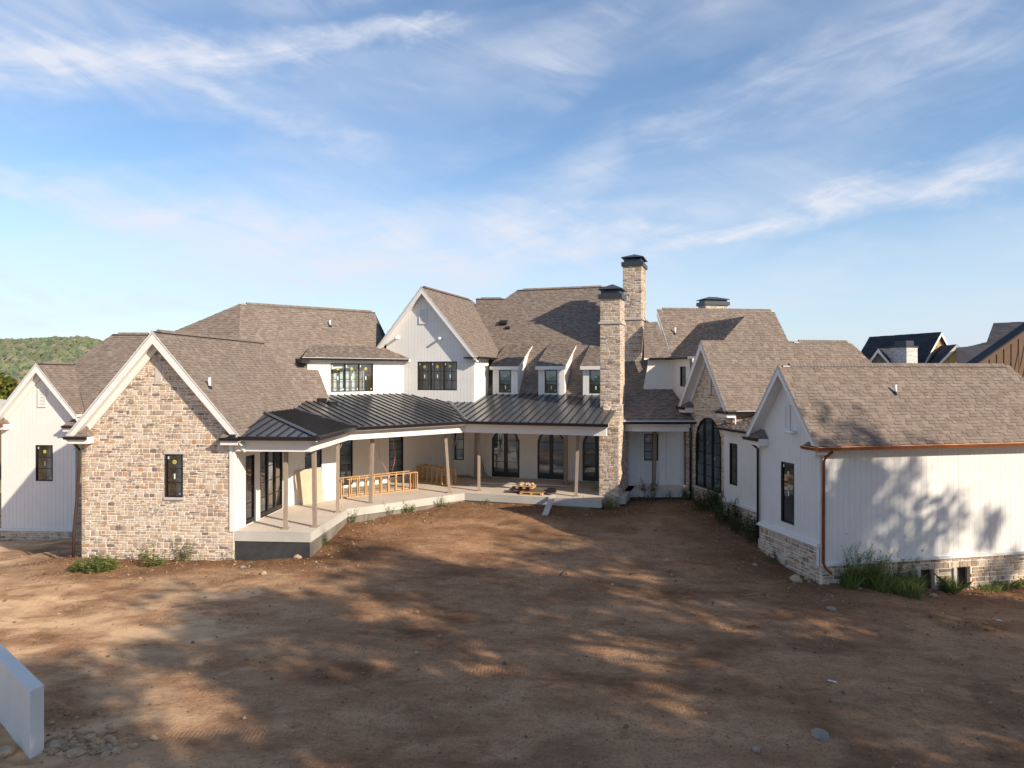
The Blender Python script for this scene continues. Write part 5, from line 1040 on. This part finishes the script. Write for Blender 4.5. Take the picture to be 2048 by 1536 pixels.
for i, (pp, h, n, sprd, m, lab, ll, nr) in enumerate(W):
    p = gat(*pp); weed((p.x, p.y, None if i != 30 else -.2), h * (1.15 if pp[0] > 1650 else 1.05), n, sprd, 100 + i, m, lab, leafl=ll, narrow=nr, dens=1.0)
# grass bed below the long wall
gr_ = MB(); r = random.Random(9)
for i in range(5200):
    u = r.uniform(.7, 5.0) if i % 6 else r.uniform(5, 9.5); w = r.uniform(.1, 1.7) * (1 - abs(u - 2.6) / 8) * (.6 + .6 * noise.noise(Vector((u * 1.3, 0, 0)))); b = FRL.p(u, w, 0)
    if any(c - .25 < u < c + .8 for c, _ in cr) and w < 1.2: continue
    b.z = gz(b.x, b.y) - .02; h_ = r.uniform(.15, .75) * (1 if u < 5 else .5); l = Vector((r.uniform(-.5, .5), r.uniform(-.5, .5), 1)) * h_; s = Vector((r.uniform(-1, 1), r.uniform(-1, 1), 0)).normalized() * .009; gr_.add([b - s, b + s, b + l * .6 + s * .7, b + l + Vector((l.x * .5, l.y * .5, -.1 * h_)), b + l * .6 - s * .7], [(0, 1, 2, 3, 4)])
tag(gr_.obj('grass', M['weed']), 'thick green grass growing below the long white wall', 'grass', kind='stuff')

def tree_mesh(h, cr, seed, m, nleaf, leaf=.35, crown0=.3, nlimb=16, gaps=.5):
    r = random.Random(seed); tk = MB(); tk.tube([(0, 0, -.5), (.1, 0, h * .3), (-.1, .15, h * .6), (0, 0, h * .9)], [h * .022, h * .017, h * .011, h * .004], 8); lf = MB(); cl = []
    for i in range(nlimb):
        t = crown0 + (1 - crown0) * (i + r.random()) / nlimb; an = i * 2.4 + r.uniform(-.4, .4); ext = cr * math.sin(math.pi * min(1, (t - crown0) / (1 - crown0) * .85 + .15)) * r.uniform(.65, 1.15) + .3
        b = Vector((0, 0, h * t * .88)); e_ = b + Vector((math.cos(an) * ext, math.sin(an) * ext, ext * r.uniform(.15, .55))); tk.tube([b, b.lerp(e_, .5) + Z * ext * .08, e_], [h * .008, h * .005, h * .002], 5)
        for f in (.45, .72, 1.0): cl.append((b.lerp(e_, f) + Vector((r.gauss(0, .12), r.gauss(0, .12), r.gauss(0, .1))) * cr, cr * r.uniform(.13, .27)))
    cl.append((Vector((0, 0, h * .95)), cr * .3))
    for i in range(nleaf):
        c, s = cl[r.randrange(len(cl))]; d = Vector((r.gauss(0, 1), r.gauss(0, 1), r.gauss(0, .8))).normalized() * s * (r.random() ** .45) ; p = c + d; nn = Vector((r.gauss(0, 1), r.gauss(0, 1), r.gauss(.6, 1))).normalized(); a = nn.orthogonal().normalized(); b = nn.cross(a); l = leaf * r.uniform(.6, 1.3); lf.add([p - a * l * .5, p - b * l * .3, p + a * l * .5, p + b * l * .3], [(0, 1, 2, 3)])
    return tk.mesh('trunk', M['bark'], True), lf.mesh('crown', m)
def tree(meshes, loc, rz, s, label, grp):
    root = bpy.data.objects.new('tree', None); COL.objects.link(root); root.location = loc; root.rotation_euler = (0, 0, rz); root.scale = (s, s, s) if 'right end tree of the row' not in label else (s * .66, s * .66, s * 1.08); tag(root, label, 'tree', grp)
    for nm, me_ in zip(('trunk', 'crown'), meshes): o = bpy.data.objects.new(nm, me_); COL.objects.link(o); o.parent = root
    return root
TA = [tree_mesh(21.5, 5.4, s, M['leaf'], 9000, .42, .22, 24) for s in (1, 2)]
def sh(px, py, s, hz=.0): # a tree standing towards the sun from the yard point that its shade reaches
    return None
TR = [(16.5, -7.5, .95, 'nearest tree on the left of the row that shades the yard'), (21.5, -3.2, 1.0, 'second tree of the row that shades the yard'), (27, .6, 1.03, 'third tree of the row, just right of the viewer'), (32.5, 4.0, .98, 'fourth tree of the row, shading the middle of the yard'), (39.3, 1.8, 1.02, 'right end tree of the row, shading the long white wall'), (27.5, -9, .95, 'tree behind the second tree of the row'), (35, -5, .98, 'tree behind the third and fourth trees of the row'), (20, -13, .85, 'tree behind the left end of the row'), (41.4, -2.9, 1.05, 'tree directly behind the right end tree'), (25, -8.0, .92, 'tree behind the gap between the first and second trees'), (12.5, -13.0, .60, 'small tree left of the row')]
for i, (x, y, s, lab) in enumerate(TR): x -= 1.2; y += 1.6; tree(TA[i % 2], (x, y, gz(x, y)), i * 1.7, s, lab, 'trees behind the viewer shading the yard')
# ------------------------------------------------------------------ distance: wooded hill and nearer trees at the left
def hill_h(x, y): return 0
hx0, hy0 = -420, 620
def hz_(x, y):
    d = y; u = (x / max(y, 1)); px = 1024 + u * FPX
    crest = lin([(-3000, 20), (-400, 55), (-60, 62), (30, 66), (110, 74), (165, 74), (200, 64), (260, 50), (420, 50), (700, 30), (1000, 18), (2600, 14)], px)
    t = max(0, min(1, (y - 260) / 380)); t = t * t * (3 - 2 * t); base = -14 + (H + crest * 640 / FPX + 14 - 5) * t
    if y > 640: base -= (y - 640) * .12
    return base + 5 * noise.noise(Vector((x * .012, y * .012, 0))) * t
hm = MB(); NX, NY = 90, 26; vs = []
for j in range(NY):
    for i in range(NX):
        y = 250 + j * 24; x = -900 + i * 20; vs.append((x, y, hz_(x, y)))
hm.add(vs, [(j * NX + i, j * NX + i + 1, (j + 1) * NX + i + 1, (j + 1) * NX + i) for j in range(NY - 1) for i in range(NX - 1)]); ho = hm.obj('hill', M['forest'], smooth=True); ho['kind'] = 'structure'; ho['label'] = 'wooded hill on the left horizon'
r = random.Random(77); fm = MB()
for i in range(8000):
    y = 255 + 400 * r.random() ** .8; x = r.uniform(-.78, -.50) * y; s = r.uniform(1.9, 4.6) * (1 if y < 500 else .9); c = Vector((x, y, hz_(x, y) + s * .7)); off = r.random() * 99; vs = []; 
    for k in range(5):
        ph = -1.0 + k * .62
        for t in range(7):
            th = t * 2 * math.pi / 7 + k * .4; v = Vector((math.cos(th) * math.cos(ph), math.sin(th) * math.cos(ph), math.sin(ph))); d = s * (1 + .5 * noise.noise(v * 1.6 + Vector((off, 0, 0))) + r.uniform(-.16, .16)); vs.append(c + Vector((v.x * d, v.y * d, v.z * d * .95)))
    fs = [(k * 7 + t, k * 7 + (t + 1) % 7, (k + 1) * 7 + (t + 1) % 7, (k + 1) * 7 + t) for k in range(4) for t in range(7)] + [tuple(28 + t for t in range(7))]
    fm.add(vs, fs)
tag(fm.obj('forest', M['forest']), 'mixed green and yellowing forest covering the hill', 'forest', kind='stuff')
TB = [tree_mesh(13, 4.2, s, M['leaf2'], 5200, .55, .1, 18) for s in (5, 6)]
for i, (px, d, s, lab) in enumerate(((-8, 95, 1.2, 'tallest yellow green tree cut by the left edge'), (30, 100, 1.1, 'yellow green tree behind the far left gable rake'), (-45, 88, 1.2, 'green tree beyond the left edge'), (62, 120, .9, 'smaller yellowing tree lower behind the far left gable'), (90, 150, 1.0, 'distant green tree peeking over the far left ridge'), (10, 130, 1.25, 'green tree behind the tall yellow green pair'), (130, 170, 1.0, 'distant yellow tree above the far left ridge'))):
    x = (px - 1024) / FPX * d; tree(TB[i % 2], (x, d, -9.5 if d < 125 else -10.5), i * 2.1, s, lab, 'trees on the low ground left of the house')
# ------------------------------------------------------------------ neighbouring houses
def nhouse(apex, ridge_end, half_l, half_r, ze, zb, name, label, wall='tan', m='dshingle', rakem='trim', drop_back=0):
    """gabled house: gable end at apex facing the viewer, ridge running back to ridge_end"""
    a, b = Vector(apex), Vector(ridge_end); d = Vector((a.x - b.x, a.y - b.y, 0)).normalized(); fr = F(a.x, a.y, -d.y, d.x); L_ = (Vector((a.x, a.y, 0)) - Vector((b.x, b.y, 0))).length
    root = tag(empty(name), label, 'house'); top = [(-half_l, ze), (0, a.z), (half_r, ze)]
    mb = MB()
    for t in spans(-half_l + .2, half_r - .2, [(u, z - .1) for u, z in top], flat(zb), []): trap(mb, fr, t, -L_, -.3)
    wo = mb.obj('wall', M[wall], root); n = int((half_l + half_r) / .45)
    bt = MB()
    for i in range(n):
        u = -half_l + .3 + i * .45; bt_ = lin(top, u) - .3
        if bt_ > zb: fr.box(bt, u, u + .05, -.3, -.27, zb, bt_)
    bt.obj('batten', M[wall], wo)
    sink = MB()
    for sg, hf in ((-1, half_l), (1, half_r)):
        P_ = [fr.p(sg * hf, 0, ze), fr.p(0, 0, a.z), fr.p(0, -L_, b.z), fr.p(sg * hf, -L_, ze + (b.z - a.z))]; dk = MB(); dk.prism(P_, (0, 0, -.12)); ro = dk.obj('roof', M[m], root); s_ = MB(); shingles(P_, ro, 3, expo=.3, wmin=.5, wmax=1.2, sink=s_, thin=1.5); s_.obj('shingle', M[m], ro, kind='stuff')
        rk = MB(); rk.prism([fr.p(0, .03, a.z - .02), fr.p(sg * hf, .03, ze - .02), fr.p(sg * hf, .03, ze - .3), fr.p(0, .03, a.z - .36)], fr.n * -.06); rk.obj('barge_board', M[rakem], ro)
    return root
def at(px, py, y): return Vector(((px - 1024) / FPX * y, y, H - (py - HY) * y / FPX))
nhouse(at(1883, 664, 70), at(1739, 674, 78), 4.2, 4.2, 4.6, -3, 'house', 'neighbouring house with dark blue roof, tan gable and white barge boards')
nhouse(at(1913, 689, 66), at(1878, 692, 71), 2.2, 2.4, 6.2, -3, 'house', 'lower tan gable with dark roof beside the larger dark roofed house')
nhouse(at(1756, 697, 64), at(1797, 697, 74), 1.9, 2.2, 5.4, -3, 'house', 'small grey stone gable in front of the dark blue roof', wall='rockg')
FN = F(at(1798, 700, 62).x, 62, .93, .36); nr = tag(empty('brick_chimney'), 'white painted brick chimney with flat metal cap before the dark roof', 'chimney'); 
def brick_chimney():
    a, b = ucoord(FN, 0, 1813), ucoord(FN, 0, 1835); z1 = 8.35; body = MB(); FN.box(body, a, b, -1.6, 0, 2, z1); o = body.obj('wall', M['wbrick'], nr); br = MB(); r = random.Random(4)
    for fr, L_ in ((FN, b - a), (F(FN.p(a, -1.6, 0).x, FN.p(a, -1.6, 0).y, FN.n.x, FN.n.y), 1.6)):
        u_ = a if fr is FN else 0; z = 5; k = 0
        while z < z1 - .1:
            x = -(k % 2) * .12
            while x < L_:
                x0, x1_ = max(x, 0), min(x + .23, L_)
                if x1_ - x0 > .03: fr.box(br, u_ + x0 + .006, u_ + x1_ - .006, 0, .02, z, z + .065)
                x += .24
            z += .08; k += 1
    br.obj('brick', M['wbrick'], o, kind='stuff'); c = MB(); FN.box(c, a - .08, b + .08, -1.68, .08, z1, z1 + .12); FN.box(c, a + .2, b - .2, -1.4, -.2, z1 + .12, z1 + .6); c.obj('cap', M['cap'], nr)
brick_chimney()
# brown gabled house at the right edge, its gable wall falling to the left
def brown_house():
    root = tag(empty('house'), 'brown sided house with dark roofs cut by the right edge', 'house'); a, b, c_ = at(2075, 640, 44), at(1940, 735, 44), at(1700, 900, 44)
    mb = MB(); mb.prism([b + Vector((-1.5, 0, -1.05)), a, a + Vector((9, 3.0, 0)), a + Vector((9, 3.0, -9)), b + Vector((-1.5, 0, -6))], (0, .3, 0)); w = mb.obj('wall', M['brown'], root)
    for i in range(16):
        x = b.x - .6 + i * .45; zt = b.z + (x - b.x) * (a.z - b.z) / (a.x - b.x) - .12; mb = MB(); mb.box((x, 43.96, -1), (.05, 0, 0), (0, .04, 0), (0, 0, max(.1, zt + 1))); mb.obj('batten', M['brown'], w)
    d = (a - b).normalized(); mb = MB(); mb.prism([b - d * 2, a + d * 2, a + d * 2 - Z * .3, b - d * 2 - Z * .3], (0, -.08, 0)); mb.obj('barge_board', M['brown'], root)
    for poly, thk_ in (([b - d * 2 + Vector((0, -.2, .05)), a + d * 2 + Vector((0, -.2, .05)), a + d * 2 + Vector((0, .9, .05)), b - d * 2 + Vector((0, .9, .05))], .1), ([at(1915, 731, 52), at(1990, 731, 52), at(2048, 700, 56), at(2048, 684, 58), at(1990, 690, 56), at(1912, 695, 54)][:4] + [at(1912, 695, 54)], .1), ([at(1974, 682, 60), at(1987, 646, 63), at(2075, 643, 63), at(2075, 682, 60)], .1), ([at(1926, 696, 57), at(1990, 680, 60), at(2060, 684, 60), at(2020, 712, 55)], .1)):
        mb = MB(); mb.prism(poly, (0, 0, -thk_)); o = mb.obj('roof', M['dshingle'], root); s_ = MB()
        if len(poly) == 4 and poly[0].y > 55: shingles(poly, o, 4, expo=.3, wmin=.5, wmax=1.2, sink=s_, thin=1.5); s_.obj('shingle', M['dshingle'], o, kind='stuff')
brown_house()
q_ = tag(empty('shed'), 'low grey roof just showing at the far left edge', 'shed'); mb = MB(); mb.prism([at(-40, 812, 44), at(8, 826, 44), at(16, 800, 47), at(-40, 792, 47)], (0, 0, -.2)); mb.obj('roof', M['cast'], q_); mb = MB(); mb.box(at(-40, 960, 45), (1.2, 0, 0), (0, 3, 0), (0, 0, 4)); mb.obj('wall', M['brown'], q_)
print('objects', len(bpy.data.objects), 'tris~', sum(len(o.data.polygons) for o in bpy.data.objects if o.type == 'MESH'))
